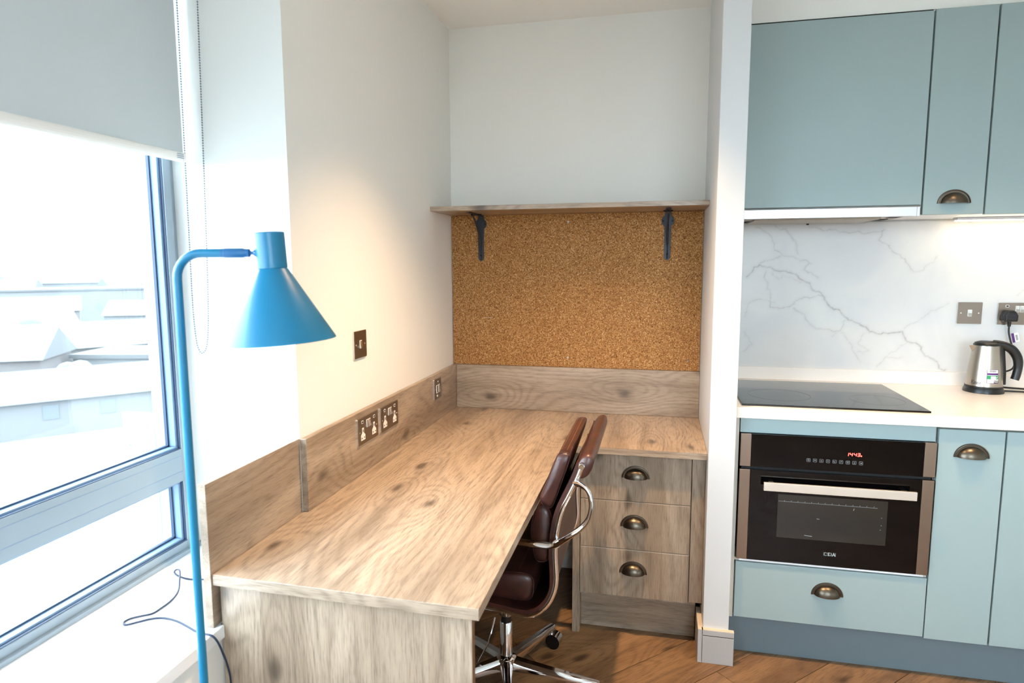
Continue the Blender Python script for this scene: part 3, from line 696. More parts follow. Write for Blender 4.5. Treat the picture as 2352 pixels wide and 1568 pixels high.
# hob
hb = thing('induction_hob', (1.49, -0.29, 0.909), 'black glass induction hob set flat into the white worktop', 'hob')
box('glass_top', (1.2000, 1.7775, -0.5340, -0.0540, 0.9090, 0.9150), 'blackglass', hb, 0.0015)
box('seam_line', (1.2010, 1.7765, -0.2188, -0.2172, 0.9146, 0.9153), 'icon', hb)
M['hobring'] = plain('hob_print', (70, 70, 72), 0.4)
for x, y, r in ((1.348, -0.352, 0.105), (1.664, -0.380, 0.086)):
    b = B(Matrix.Translation((x, y, 0.9148))); b.strokes([arc(0, 0, r, 0, 360, 48)], 0.0008, 0, 0.0004); b.build('cooking_zone', 'hobring', hb)
b = B(Matrix.Translation((0, 0, 0.9148)))
for x in (1.37, 1.39, 1.41, 1.45, 1.462, 1.474, 1.505, 1.53, 1.555): b.strokes([[(x, -0.508), (x + 0.006, -0.508)]], 0.002, 0, 0.0004)
tag(b.build('touch_mark', 'hobring', hb), kind='stuff')
# marble splashback with veins (distance field stored on a fine grid)
SX0, SX1, SZ0, SZ1, SY = 1.1795, 2.60, 0.9617, 1.5480, 0.0150
VE = [(1.0, 2.1, VM) for VM in [[(150, 465), (200, 400), (240, 385), (330, 410), (460, 445), (600, 520), (650, 580), (700, 610), (760, 690), (810, 705), (860, 755), (950, 800), (1040, 860), (1150, 870), (1260, 860), (1300, 930), (1390, 985), (1490, 1060), (1560, 1120)]]]
VE += [(0.62, 1.6, v) for v in ([(580, 145), (720, 165), (900, 190), (1090, 185), (1060, 250), (1130, 290), (1240, 380), (1310, 470)], [(200, 130), (320, 200), (345, 290), (400, 320), (500, 350), (610, 390), (560, 430), (660, 485)], [(300, 100), (420, 150), (480, 230), (510, 320)], [(240, 380), (300, 360), (390, 330)], [(290, 430), (300, 550), (330, 680), (400, 690), (500, 660), (560, 620), (690, 610)], [(500, 690), (570, 730), (620, 800), (760, 840), (830, 850), (860, 780)])]
VE += [(0.45, 1.4, v) for v in ([(830, 850), (780, 890)], [(840, 860), (920, 950), (990, 1070)], [(1270, 840), (1400, 760), (1440, 725), (1550, 680)], [(1100, 1100), (1150, 1040), (1240, 970), (1300, 930)], [(150, 850), (210, 940), (140, 990)], [(1640, 160), (1730, 210), (1790, 280), (1870, 310)], [(1980, 640), (2090, 530)], [(330, 440), (480, 480), (600, 545)], [(1150, 1040), (1260, 1035)], [(1000, 870), (960, 930), (1040, 990), (960, 995)], [(150, 740), (170, 650), (290, 630), (360, 650)], [(1310, 470), (1400, 420), (1450, 370)], [(1940, 230), (2090, 330)])]
def vpx(x, y):   # vein drawing units -> metres on the splashback
    return 1.2500 + (x - 118) * (0.8360 / 1562), 0.9630 + (1085 - y) * 0.000595 + (x - 118) * 0.0000185
nx, nz = 474, 196
gx = np.linspace(SX0, SX1, nx); gz = np.linspace(SZ0, SZ1, nz); GX, GZ = np.meshgrid(gx, gz); val = np.zeros_like(GX)
rs = np.random.RandomState(3)
for st, wd, pl_ in VE:
    pts = [np.array(vpx(*p)) for p in pl_]
    for _ in range(3):
        q = [pts[0]]
        for p, r_ in zip(pts, pts[1:]):
            dd = np.linalg.norm(r_ - p); q += [(p + r_) / 2 + rs.randn(2) * dd * 0.10, r_]
        pts = q
    for i, (p, r_) in enumerate(zip(pts, pts[1:])):
        dv = r_ - p; l2 = max(dv @ dv, 1e-12)
        lo, hi = np.minimum(p, r_) - 0.03, np.maximum(p, r_) + 0.03
        ia, ib = np.searchsorted(gx, (lo[0], hi[0])); ja, jb = np.searchsorted(gz, (lo[1], hi[1]))
        if ia >= ib or ja >= jb: continue
        X_, Z_ = GX[ja:jb, ia:ib], GZ[ja:jb, ia:ib]
        tt = np.clip(((X_ - p[0]) * dv[0] + (Z_ - p[1]) * dv[1]) / l2, 0, 1)
        D_ = np.hypot(X_ - p[0] - tt * dv[0], Z_ - p[1] - tt * dv[1])
        w_ = wd * 0.001 * (0.75 + 0.5 * rs.rand()); a_ = st * (0.6 + 0.4 * rs.rand())
        val[ja:jb, ia:ib] = np.maximum(val[ja:jb, ia:ib], a_ * (0.72 * np.exp(-(D_ / w_) ** 2) + 0.20 * np.exp(-(D_ / 0.009) ** 2)))
ve = np.stack([GX.ravel() - 1.9, np.full(GX.size, 0.0), GZ.ravel() - SZ0], 1)
ii = np.arange(nx * nz).reshape(nz, nx)
fa_ = np.stack([ii[:-1, :-1].ravel(), ii[:-1, 1:].ravel(), ii[1:, 1:].ravel(), ii[1:, :-1].ravel()], 1)
me = bpy.data.meshes.new('marble_face'); me.from_pydata(ve.tolist(), [], fa_.tolist())
at_ = me.attributes.new('vein', 'FLOAT', 'POINT'); at_.data.foreach_set('value', val.ravel().astype(np.float32)); me.materials.append(M['marble'])
sp = thing('splashback', (1.9, SY, SZ0), 'white marble splashback with fine grey veins behind the hob', 'splashback')
o = bpy.data.objects.new('marble_face', me); COL.objects.link(o); o.parent = sp
box('backing_board', (SX0, SX1, SY + 0.0005, YW0 - 0.0005, SZ0, SZ1), 'worktop', sp)
# wall units
YU = -0.330; YUB = YU + 0.019
def wall_unit(x0, x1, z0, hx, label, name='wall_cabinet'):
    c = thing(name, ((x0 + x1) / 2, -0.15, z0), label, 'cabinet', 'pale blue wall units')
    zc = 1.5800 if hx is None else 1.5540
    box('carcass', (x0 + 0.0005, x1 - 0.0005, YUB + 0.0015, YW0 - 0.001, zc, 2.2175), 'sill' if hx is not None else 'carcass', c)
    d = box('door', (x0 + 0.0025, x1 - 0.0025, YU, YUB, z0, 2.2125 if hx is not None else 2.2090), 'cab', c, 0.0015)
    if hx: cup_handle(d, frame((hx, YU, 1.5860), (1, 0, 0), (0, -1, 0)))
    return c
wall_unit(1.1795, 1.7785, 1.5835, None, 'wide pale blue wall cabinet above the cooker hood', 'hood_cabinet')
wall_unit(1.7790, 1.9655, 1.5500, 1.8735, 'narrow pale blue wall cabinet with a cup handle')
wall_unit(1.9660, 2.5650, 1.5480, 2.46, 'pale blue wall cabinet at the right edge above the light strip')
struct('gap_shade', (1.180, 1.7785, -0.3115, -0.3085, 2.2090, 2.2172), 'black')  # black strip painting the shade in the gap over the hood cabinet door
# cooker hood
hd = thing('cooker_hood', (1.48, -0.15, 1.545), 'slim aluminium telescopic cooker hood under the wall cabinet', 'cooker hood')
box('front_strip', (1.1795, 1.7640, YU - 0.002, YU + 0.020, 1.5455, 1.5775), 'aluminium', hd, 0.0012)
box('strip_end_cap', (1.7642, 1.7735, YU - 0.002, YU + 0.020, 1.5455, 1.5775), 'aluminium', hd, 0.0012)
box('body', (1.1810, 1.7560, YU + 0.022, -0.012, 1.5490, 1.5790), 'paintedgrey', hd, 0.002)
box('filter', (1.2500, 1.6700, -0.285, -0.060, 1.5405, 1.5492), 'paintedgrey', hd, 0.004)
b = B()
for i in range(9): b.box(1.705 + i * 0.004, 1.7066 + i * 0.004, -0.28, -0.21, 1.5478, 1.5491)
b.build('vent_slot', 'black', hd)
for x in (1.235, 1.69): box('hood_lamp', (x, x + 0.045, -0.14, -0.055, 1.5470, 1.5491), 'black', hd)
B(Matrix.Translation((1.475, -0.065, 1.5350))).lathe([(0, 0), (0.005, 0.001), (0.005, 0.0055), (0, 0.0056)], 10).build('filter_catch', 'iron', hd)
# under-cabinet strip light
st = thing('strip_light', (2.25, -0.06, 1.545), 'glowing warm strip light under the right wall cabinet', 'strip light')
box('housing', (1.985, 2.545, -0.085, -0.045, 1.5440, 1.5535), 'aluminium', st, 0.001)
box('diffuser', (1.990, 2.540, -0.080, -0.050, 1.5405, 1.5442), 'strip', st)
# splashback switch, socket, plug
light_switch((2.089, SY - 0.0005, 1.194), (1, 0, 0), (0, -1, 0), 'nickel rocker switch on the marble splashback beside the double socket')
double_socket((2.256, SY - 0.0005, 1.193), (1, 0, 0), (0, -1, 0), 'nickel double socket on the marble splashback with a black plug in it', 'double sockets')
pg = thing('mains_plug', (2.216, 0.0, 1.185), 'black three-pin plug pushed into the splashback socket', 'plug')
fp = frame((2.216, SY - 0.0055, 1.186), (1, 0, 0), (0, -1, 0))
B(fp).prism([(-0.024, -0.019), (0.024, -0.019), (0.024, 0.004), (0.014, 0.021), (-0.014, 0.021), (-0.024, 0.004)], 0.0, 0.020, 0.004).build('base', 'blackplastic', pg)
B(fp).prism([(-0.021, -0.021), (0.021, -0.021), (0.022, 0.003), (0.012, 0.020), (-0.012, 0.020), (-0.022, 0.003)], 0.018, 0.038, 0.005).build('cap', 'blackplastic', pg)
B(fp).tube([(0, -0.018, 0.020), (0, -0.034, 0.020), (0.0, -0.040, 0.020)], [0.0075, 0.0060, 0.0055], 10).build('cord_grip', 'blackplastic', pg)
tg = thing('cable_tag', (2.238, -0.02, 1.085), 'small purple and white barcode tag wrapped round the kettle cord', 'tag')
ft = frame((2.2365, -0.0175, 1.106), (1, 0, 0), (0, -1, 0)) @ Matrix.Rotation(math.radians(14), 4, 'Z')
B(ft).box(-0.010, 0.012, -0.018, 0.016, 0, 0.0008).build('tag_paper', 'labelwhite', tg)
B(ft).box(-0.0115, -0.003, -0.019, 0.017, 0.0006, 0.0013).build('purple_band', 'purple', tg)
b = B(ft)
for i in range(9): b.box(0.001 + 0.0, 0.008, -0.012 + i * 0.0024, -0.0110 + i * 0.0024 + 0.0006 * (i % 2), 0.0006, 0.0012)
b.build('barcode', 'ink', tg)
kc = spline([(2.216, -0.0105, 1.147), (2.217, -0.010, 1.125), (2.221, -0.014, 1.10), (2.228, -0.02, 1.07), (2.238, -0.025, 1.03), (2.232, -0.03, 0.99), (2.20, -0.035, 0.975), (2.16, -0.022, 0.968), (2.13, -0.018, 0.962), (2.13, -0.012, 0.945), (2.17, -0.020, 0.918), (2.26, -0.035, 0.9125), (2.36, -0.06, 0.9125), (2.40, -0.10, 0.9125), (2.33, -0.118, 0.9125), (2.24, -0.102, 0.9125), (2.176, -0.098, 0.9128)], 6)
kd = thing('power_lead', (2.3, -0.06, 0.909), 'black kettle cord looping behind the kettle on the worktop', 'cord')
B().tube(kc, 0.0033, 8).build('cord', 'blackplastic', kd)
# kettle
KX, KY, KZ = 2.108, -0.100, 0.9088
kt = thing('kettle', (KX, KY, KZ), 'brushed steel jug kettle with black base and curved handle', 'kettle')
TK = Matrix.Translation((KX, KY, KZ))
B(TK).lathe([(0, 0), (0.0645, 0), (0.0645, 0.006), (0.0605, 0.017), (0.0600, 0.0185), (0, 0.0185)], 48).build('power_base', 'blackplastic', kt)
B(TK).lathe([(0, 0.0195), (0.0600, 0.0195), (0.0600, 0.0255), (0, 0.0255)], 48).build('body_ring', 'blackplastic', kt)
zs = [0.0255 + (0.1745 - 0.0255) * i / 14 for i in range(15)]
def kr(z): q = (z - 0.0255) / 0.149; return 0.0588 - 0.0120 * q - 0.0050 * q * q
body = B(TK).lathe([(kr(z), z) for z in zs] + [(0.0, 0.1745)], 48).build('body', 'steel', kt)
B(TK).lathe([(0.0424, 0.1745), (0.0424, 0.1772), (0.0375, 0.1845), (0.0240, 0.1895), (0.0, 0.1910)], 40).build('lid', 'blackplastic', kt)
# spout (towards -x) as a small V lip
s_ = B(TK)
s_.poly([(-0.040, -0.016, 0.172), (-0.040, 0.016, 0.172), (-0.0465, 0.0, 0.150), (-0.058, 0.0, 0.1725), (-0.042, -0.010, 0.172), (-0.042, 0.010, 0.172)], [(0, 2, 3), (1, 3, 2), (0, 3, 1), (0, 1, 2)])
s_.build('spout', 'steel', kt)
# handle: spine along the body, arch, free hanging end
hp = spline([(0.018, -0.004, 0.182), (0.048, -0.006, 0.176), (0.078, -0.008, 0.161), (0.097, -0.010, 0.132), (0.102, -0.011, 0.100), (0.099, -0.011, 0.070), (0.094, -0.011, 0.050)], 6)
rr_ = [0.0122 + 0.0025 * math.sin(PI * min(i / 26, 1)) for i in range(len(hp))]
B(TK).tube([tuple(p) for p in hp], rr_, 14, sx=1.15).build('handle', 'blackplastic', kt)
B(TK).tube([(0.040, -0.004, 0.172), (0.046, -0.005, 0.150), (0.051, -0.005, 0.11), (0.055, -0.006, 0.07), (0.057, -0.006, 0.030)], [0.013, 0.0125, 0.012, 0.012, 0.012], 12).build('handle_spine', 'blackplastic', kt)
B(TK).box(0.066, 0.076, -0.016, -0.004, 0.1655, 0.1795, 0.002).build('power_switch', 'orange', kt)
# stickers and lettering wrapped onto the body
CA = math.atan2(-2.8121 - KY, 0.9157 - KX)
def kp(u, z, off=0.0004):
    r_ = kr(z) + off; a = CA + u / 0.055
    return (KX + r_ * math.cos(a), KY + r_ * math.sin(a), KZ + z)
def kpatch(name, u0, u1, z0, z1, off, mat, par, n=8):
    b = B(); A = [[b.v(kp(u0 + (u1 - u0) * i / n, z, off)) for i in range(n + 1)] for z in (z0, (z0 + z1) / 2, z1)]
    for R0, R1 in zip(A, A[1:]):
        for i in range(n): b.bm.faces.new((R0[i], R0[i + 1], R1[i + 1], R1[i])).smooth = True
    return b.build(name, mat, par)
def kstroke(lines, w, off, name, mat, par):
    b = B()
    for ln in lines:
        for (xa, ya), (xb, yb) in zip(ln, ln[1:]):
            dd = math.hypot(xb - xa, yb - ya)
            if dd < 1e-9: continue
            ex, ey = (xb - xa) / dd * w / 2, (yb - ya) / dd * w / 2
            vs = [b.v(kp(x, y, off)) for x, y in ((xa - ey - ex * .5, ya + ex - ey * .5), (xa + ey - ex * .5, ya - ex - ey * .5), (xb + ey + ex * .5, yb - ex + ey * .5), (xb - ey + ex * .5, yb + ex + ey * .5))]
            b.bm.faces.new(vs)
    return b.build(name, mat, par)
us = 0.0075
stk = kpatch('safety_label', us, us + 0.0385, 0.040, 0.0905, 0.0004, 'purple', body); stk['label'] = 'white, purple and green safety test label'
kpatch('label_panel', us + 0.0012, us + 0.0373, 0.0775, 0.0893, 0.0007, 'labelwhite', stk)
kpatch('label_panel', us + 0.0012, us + 0.0373, 0.0415, 0.0705, 0.0007, 'labelwhite', stk)
kpatch('green_panel', us + 0.0012, us + 0.0373, 0.0555, 0.0690, 0.0010, 'green', stk)
kpatch('white_field', us + 0.0120, us + 0.0290, 0.0535, 0.0665, 0.0013, 'labelwhite', stk)
kpatch('result_box', us + 0.0215, us + 0.0375, 0.0412, 0.0505, 0.0010, 'ink', stk)
kstroke([[(us + 0.0300, 0.0620), (us + 0.0318, 0.0590), (us + 0.0352, 0.0660)]], 0.0013, 0.0016, 'tick', 'labelwhite', stk)
kstroke([[(us + 0.009 + i * 0.0017, 0.0815), (us + 0.009 + i * 0.0017, 0.0875)] for i in range(13)], 0.0009, 0.0010, 'barcode', 'ink', stk)
PS = {'P': [[(0, 0), (0, 1), (0.5, 1), (0.6, 0.78), (0.5, 0.52), (0, 0.52)]], 'A': [[(0, 0), (0.3, 1), (0.6, 0)], [(0.12, 0.36), (0.48, 0.36)]], 'S': [[(0.58, 0.85), (0.45, 1), (0.15, 1), (0.02, 0.78), (0.15, 0.55), (0.45, 0.48), (0.58, 0.25), (0.45, 0), (0.15, 0), (0, 0.15)]]}
ln = []
for i, c_ in enumerate('PASS'): ln += [[(us + 0.0225 + i * 0.0036 + x * 0.0046, 0.0432 + y * 0.0055) for x, y in l] for l in PS[c_]]
kstroke(ln, 0.0008, 0.0014, 'pass_text', 'labelwhite', stk)
KN = {'K': [[(0.1, 0), (0.1, 1)], [(0.7, 1), (0.15, 0.45)], [(0.28, 0.58), (0.75, 0)], [(0, 0), (0.25, 0)], [(0, 1), (0.25, 1)], [(0.55, 1), (0.82, 1)], [(0.6, 0), (0.88, 0)]],
      'i': [[(0.15, 0), (0.15, 0.62)], [(0.15, 0.82), (0.15, 0.92)], [(0.02, 0), (0.28, 0)], [(0.03, 0.62), (0.15, 0.62)]],
      'n': [[(0.12, 0), (0.12, 0.62)], [(0.12, 0.5), (0.28, 0.64), (0.44, 0.60), (0.5, 0.45), (0.5, 0)], [(0, 0), (0.24, 0)], [(0.38, 0), (0.62, 0)], [(0, 0.62), (0.12, 0.62)]],
      'o': [arc(0.3, 0.31, 0.25, 0, 360, 14, 0.31)], 'x': [[(0.05, 0.62), (0.52, 0)], [(0.5, 0.62), (0.03, 0)], [(0, 0.62), (0.18, 0.62)], [(0.4, 0.62), (0.58, 0.62)], [(0, 0), (0.16, 0)], [(0.4, 0), (0.6, 0)]]}
ln = []; xo = -0.0385
for c_, adv in (('K', 0.92), ('i', 0.34), ('n', 0.68), ('o', 0.66), ('x', 0.6)):
    ln += [[(xo + x * 0.0098, 0.0345 + y * 0.0118) for x, y in l] for l in KN[c_]]; xo += adv * 0.0098
kstroke(ln, 0.0013, 0.0005, 'brand_text', 'ink', body)

# ================================================================== floor lamp
LX, LY = 0.083, -1.822
lp = thing('floor_lamp', (LX, LY, 0), 'blue metal floor lamp with a cone shade beside the window', 'lamp')
B(Matrix.Translation((LX + 0.045, LY - 0.01, 0))).lathe([(0, 0), (0.115, 0), (0.117, 0.003), (0.116, 0.010), (0.112, 0.012), (0, 0.012)], 48).build('base', 'blue', lp)
ad = Vector((0.969, 0.247, 0.0)).normalized(); ZA = 1.4125
path = [Vector((LX, LY, 0.011)), Vector((LX, LY, 0.7)), Vector((LX, LY, 1.368))]
RB = 0.044
for i in range(1, 9):
    a = PI / 2 * i / 8; path.append(Vector((LX, LY, 1.3685)) + ad * (RB * (1 - math.cos(a))) + Vector((0, 0, RB * math.sin(a))))
path.append(Vector((LX, LY, ZA)) + ad * 0.085)
B().tube(path, 0.0077, 18).build('pole', 'blue', lp)
pa = Vector((LX, LY, ZA))
jn = B().tube([pa + ad * 0.080, pa + ad * 0.0855, pa + ad * 0.086, pa + ad * 0.118, pa + ad * 0.1205, pa + ad * 0.1285, pa + ad * 0.1300], [0.0079, 0.0079, 0.0086, 0.0086, 0.0074, 0.0074, 0.005], 18).build('swivel_sleeve', 'blue2', lp)
B().tube([pa + ad * 0.129, pa + ad * 0.135, pa + ad * 0.1385, pa + ad * 0.142], [0.0030, 0.0032, 0.0065, 0.0068], 14).build('swivel_pin', 'blue2', lp)
hc = pa + ad * 0.1665                       # axis point of the shade at arm height
TS = Matrix.Translation(hc) @ Matrix.Rotation(math.radians(-3.2), 4, Vector((-0.22, 0.97, 0)).normalized())
B(TS).lathe([(0, 0.036), (0.0245, 0.036), (0.0258, 0.0345), (0.0258, -0.027), (0.0240, -0.0275), (0.0, -0.0275)], 40).build('shade_cap', 'blue', lp)
sd = B(TS).lathe([(0.0240, -0.0270), (0.0262, -0.029), (0.0978, -0.1555), (0.0982, -0.1567), (0.0971, -0.1565), (0.0252, -0.030)], 56).build('shade', 'blue', lp)
M['bulb'] = plain('opal_bulb', (240, 238, 230), 0.3)
B(TS).lathe([(0.014, -0.0275), (0.014, -0.045), (0.026, -0.075), (0.030, -0.092), (0.026, -0.110), (0.014, -0.121), (0, -0.124)], 24).build('bulb', 'bulb', lp)
# lamp cable lying on the sill
zc = 0.6195
cb_ = [(-0.060, -1.470, zc), (-0.110, -1.492, zc), (-0.171, -1.503, zc), (-0.205, -1.509, zc), (-0.235, -1.508, zc + 0.004), (-0.253, -1.500, zc + 0.008), (-0.2535, -1.492, zc + 0.011), (-0.240, -1.497, zc + 0.012), (-0.218, -1.524, zc + 0.006), (-0.188, -1.565, zc), (-0.172, -1.606, zc), (-0.170, -1.640, zc), (-0.172, -1.664, zc), (-0.187, -1.677, zc), (-0.203, -1.692, zc), (-0.206, -1.708, zc), (-0.194, -1.716, zc), (-0.178, -1.702, zc), (-0.159, -1.684, zc), (-0.136, -1.675, zc), (-0.101, -1.678, zc), (-0.065, -1.690, zc), (-0.027, -1.705, zc), (-0.004, -1.710, zc + 0.001), (0.015, -1.710, 0.6185), (0.0265, -1.708, 0.605), (0.0315, -1.700, 0.575), (0.035, -1.690, 0.532), (0.036, -1.686, 0.48), (0.036, -1.690, 0.30), (0.034, -1.705, 0.05), (0.040, -1.735, 0.004)]
pc = thing('lamp_cable', (0.0, -1.7, 0.617), 'thin navy lamp cable looping over the white window sill', 'cable')
B().tube(spline(cb_, 5), 0.0022, 8).build('cable', 'cable', pc)

# ================================================================== office chair
HX, HY = 0.455, -0.888
oc = thing('office_chair', (HX, HY, 0), 'brown padded leather office chair with chrome frame tucked under the desk', 'chair')
NR, FR = -1.13, -0.646                       # near and far side rails (y)
railp = [(0.725, 0.854), (0.710, 0.812), (0.691, 0.770), (0.672, 0.728), (0.660, 0.685), (0.654, 0.640), (0.652, 0.597), (0.654, 0.556), (0.655, 0.519), (0.648, 0.482), (0.632, 0.448), (0.607, 0.421), (0.580, 0.408), (0.550, 0.407), (0.500, 0.414), (0.420, 0.424), (0.330, 0.430), (0.250, 0.428), (0.215, 0.415)]
for y in (NR, FR):
    pts = spline([(x, y, z) for x, z in railp], 4)
    rl = B().tube([tuple(p) for p in pts], 0.0062, 10, sx=1.25, up=(0, 1, 0)).build('side_rail', 'chrome', oc)
    yo = -0.010 if y == NR else 0.010
    fr_ = frame((0.725, y + yo * 0.5, 0.854), (1, 0, 0), (0, -1 if y == NR else 1, 0))
    B(fr_).lathe([(0.0085, -0.004), (0.0085, 0.010), (0.0065, 0.012), (0, 0.0122)], 16).build('end_bolt', 'chrome', rl)
# leather sling between the rails
def sheet(prof, y0, y1, th, name, mat, par, side):
    P = spline([(x, 0, z) for x, z in prof], 4); top = []; bot = []
    for i, p in enumerate(P):
        t_ = (P[min(i + 1, len(P) - 1)] - P[max(i - 1, 0)]).normalized(); nrm = Vector((-t_.z, 0, t_.x)) * side
        top.append((p.x + nrm.x * th, p.z + nrm.z * th)); bot.append((p.x, p.z))
    b = B(); ring = top + bot[::-1]; k = len(ring)
    ys = [y0, y0 + 0.004, y1 - 0.004, y1]
    rows = [[b.v((x, y, z)) for x, z in ring] for y in ys]
    for R0, R1 in zip(rows, rows[1:]):
        for i in range(k): b.bm.faces.new((R0[i], R0[(i + 1) % k], R1[(i + 1) % k], R1[i])).smooth = True
    n_ = len(top)
    for R in (rows[0], rows[-1]):
        for i in range(n_ - 1): b.bm.faces.new((R[i], R[i + 1], R[k - 2 - i], R[k - 1 - i]))
    return b.build(name, mat, par)
slp = [(x - 0.004 if z > 0.5 else x, z + (0.004 if z < 0.5 else 0)) for x, z in railp[:18]]
sheet(slp, NR - 0.004, FR + 0.004, 0.013, 'sling', 'leather', oc, -1)
# pads: rounded cushions given by their side outline, pillowed across
def pad(outline, y0, y1, name, puff=0.006, seam=True):
    C_ = Vector((sum(p[0] for p in outline) / len(outline), 0, sum(p[1] for p in outline) / len(outline)))
    P = spline([(p[0], 0, p[1]) for p in outline + outline[:1]], 4)[:-1]; b = B()
    ny = [(0.0, 0.80), (0.008, 0.91), (0.018, 0.98), (0.03, 1.0), (0.12, 1.02), (0.25, 1.03), (0.5, 1.03), (0.75, 1.03), (0.88, 1.02), (0.97, 1.0), (0.982, 0.98), (0.992, 0.91), (1.0, 0.80)]
    rows = [[b.v((C_.x + (p.x - C_.x) * s_, y0 + (y1 - y0) * f_, C_.z + (p.z - C_.z) * s_)) for p in P] for f_, s_ in ny]
    k = len(P)
    for R0, R1 in zip(rows, rows[1:]):
        for i in range(k): b.bm.faces.new((R0[i], R0[(i + 1) % k], R1[(i + 1) % k], R1[i])).smooth = True
    b.bm.faces.new(rows[0]).smooth = True; b.bm.faces.new(rows[-1][::-1]).smooth = True
    o = b.build(name, 'leather', oc, smooth_angle=75)
    if seam:
        lp_ = [(C_.x + (p.x - C_.x) * 0.995, y0 + (y1 - y0) * 0.022, C_.z + (p.z - C_.z) * 0.995) for p in P]
        B().tube(lp_ + lp_[:1], 0.0016, 6).build('piping', 'leather', o)
        tp = max(p.z for p in P)
        # running stitch across the top of the pad
        for fx in (0.30, 0.72):
            xs = [p for p in P if p.z > tp - 0.02]; xa = min(p.x for p in xs); xb = max(p.x for p in xs); x_ = xa + (xb - xa) * fx
            zz = max((p.z for p in P if abs(p.x - x_) < 0.008), default=tp); zz = C_.z + (zz - C_.z) * 1.032
            sb = B()
            for i in range(58): yy = y0 + 0.03 + (y1 - y0 - 0.06) * i / 58; sb.tube([(x_, yy, zz + 0.0003), (x_, yy + 0.0048, zz + 0.0003)], 0.0005, 4)
            sb.build('stitching', 'stitch', o)
    return o
PY0, PY1 = -1.112, -0.664
pad([(0.656, 0.872), (0.672, 0.877), (0.688, 0.872), (0.684, 0.848), (0.668, 0.800), (0.652, 0.752), (0.640, 0.722), (0.626, 0.716), (0.611, 0.726), (0.606, 0.744), (0.616, 0.772), (0.630, 0.808), (0.644, 0.846)], PY0, PY1, 'upper_back_pad')
pad([(0.602, 0.716), (0.616, 0.720), (0.630, 0.712), (0.637, 0.690), (0.637, 0.650), (0.633, 0.600), (0.628, 0.566), (0.612, 0.556), (0.594, 0.562), (0.584, 0.600), (0.580, 0.650), (0.588, 0.695)], PY0, PY1, 'lower_back_pad')
pad([(0.588, 0.492), (0.578, 0.512), (0.540, 0.518), (0.470, 0.512), (0.428, 0.500), (0.424, 0.470), (0.434, 0.446), (0.500, 0.438), (0.562, 0.436), (0.584, 0.452)], PY0, PY1, 'rear_seat_pad')
pad([(0.420, 0.498), (0.404, 0.508), (0.350, 0.512), (0.270, 0.508), (0.228, 0.494), (0.220, 0.470), (0.234, 0.450), (0.320, 0.446), (0.400, 0.446), (0.418, 0.460)], PY0, PY1, 'front_seat_pad')
# rolled leather top wrapped over the spreader
a_ = math.radians(-24)
ro = [(0.731 + (0.021 * math.cos(t) * math.cos(a_) + 0.037 * math.sin(t) * math.sin(-a_)), 0.848 + (0.037 * math.sin(t) * math.cos(a_) + 0.021 * math.cos(t) * math.sin(a_))) for t in [2 * PI * i / 12 for i in range(12)]]
pad(ro, NR - 0.002, FR + 0.002, 'top_roll', seam=False)
# arms: flat chrome loops
for sgn, y in ((-1, NR), (1, FR)):
    kx = 1.0 if sgn < 0 else 0.35
    q = [(0.708, y, 0.800), (0.722, y + sgn * 0.012, 0.803), (0.742, y + sgn * 0.026, 0.795), (0.7515, y + sgn * 0.032, 0.775), (0.7535, y + sgn * 0.036, 0.748), (0.7470, y + sgn * 0.038, 0.720), (0.728, y + sgn * 0.038, 0.694), (0.698, y + sgn * 0.037, 0.668), (0.671, y + sgn * 0.036, 0.647), (0.648, y + sgn * 0.035, 0.636), (0.612, y + sgn * 0.035, 0.634), (0.560, y + sgn * 0.035, 0.637), (0.480, y + sgn * 0.035, 0.638), (0.420, y + sgn * 0.034, 0.634), (0.385, y + sgn * 0.028, 0.615), (0.372, y + sgn * 0.018, 0.570), (0.366, y + sgn * 0.010, 0.500), (0.362, y, 0.440)]
    q = [(0.69 + (x - 0.69) * kx if x > 0.69 else x, yy, z) for x, yy, z in q]
    ar = B().tube([tuple(p) for p in spline(q, 5)], 0.0062, 12, sx=2.0, up=(0, sgn, 0.25) if False else None).build('armrest', 'chrome', oc)
    B().tube([(0.655, y, 0.640), (0.662, y + sgn * 0.036, 0.642)], [0.0085, 0.0115], 12).build('arm_joint', 'chrome', ar)
# mechanism, column, star base
B().tube([(0.30, NR, 0.424), (0.36, -1.02, 0.36), (0.42, -0.93, 0.300), (HX, HY, 0.288), (0.42, -0.846, 0.300), (0.36, -0.756, 0.36), (0.30, FR, 0.424)], 0.010, 10).build('front_strut', 'chrome', oc)
B().tube([(0.590, NR, 0.414), (0.560, -1.02, 0.352), (0.500, -0.93, 0.296), (HX, HY, 0.284), (0.500, -0.846, 0.296), (0.560, -0.756, 0.352), (0.590, FR, 0.414)], 0.010, 10).build('rear_strut', 'chrome', oc)
TH = Matrix.Translation((HX, HY, 0))
B(TH).lathe([(0, 0.262), (0.022, 0.262), (0.026, 0.270), (0.026, 0.298), (0.018, 0.306), (0, 0.306)], 20).build('tilt_housing', 'chrome', oc)
B(TH).lathe([(0, 0.238), (0.0165, 0.238), (0.0170, 0.262), (0, 0.262)], 20).build('column_collar', 'blackplastic', oc)
B(TH).lathe([(0.0, 0.10), (0.0205, 0.10), (0.0205, 0.236), (0.018, 0.239), (0, 0.239)], 24).build('gas_column', 'chrome', oc)
B().tube([(0.425, -0.915, 0.262), (0.405, -0.925, 0.180), (0.372, -0.930, 0.112)], 0.0028, 8).build('tilt_rod', 'chrome', oc)
sbm = B(TH).lathe([(0, 0.075), (0.030, 0.075), (0.036, 0.090), (0.032, 0.118), (0.022, 0.126), (0, 0.126)], 24).build('star_base', 'chrome', oc)
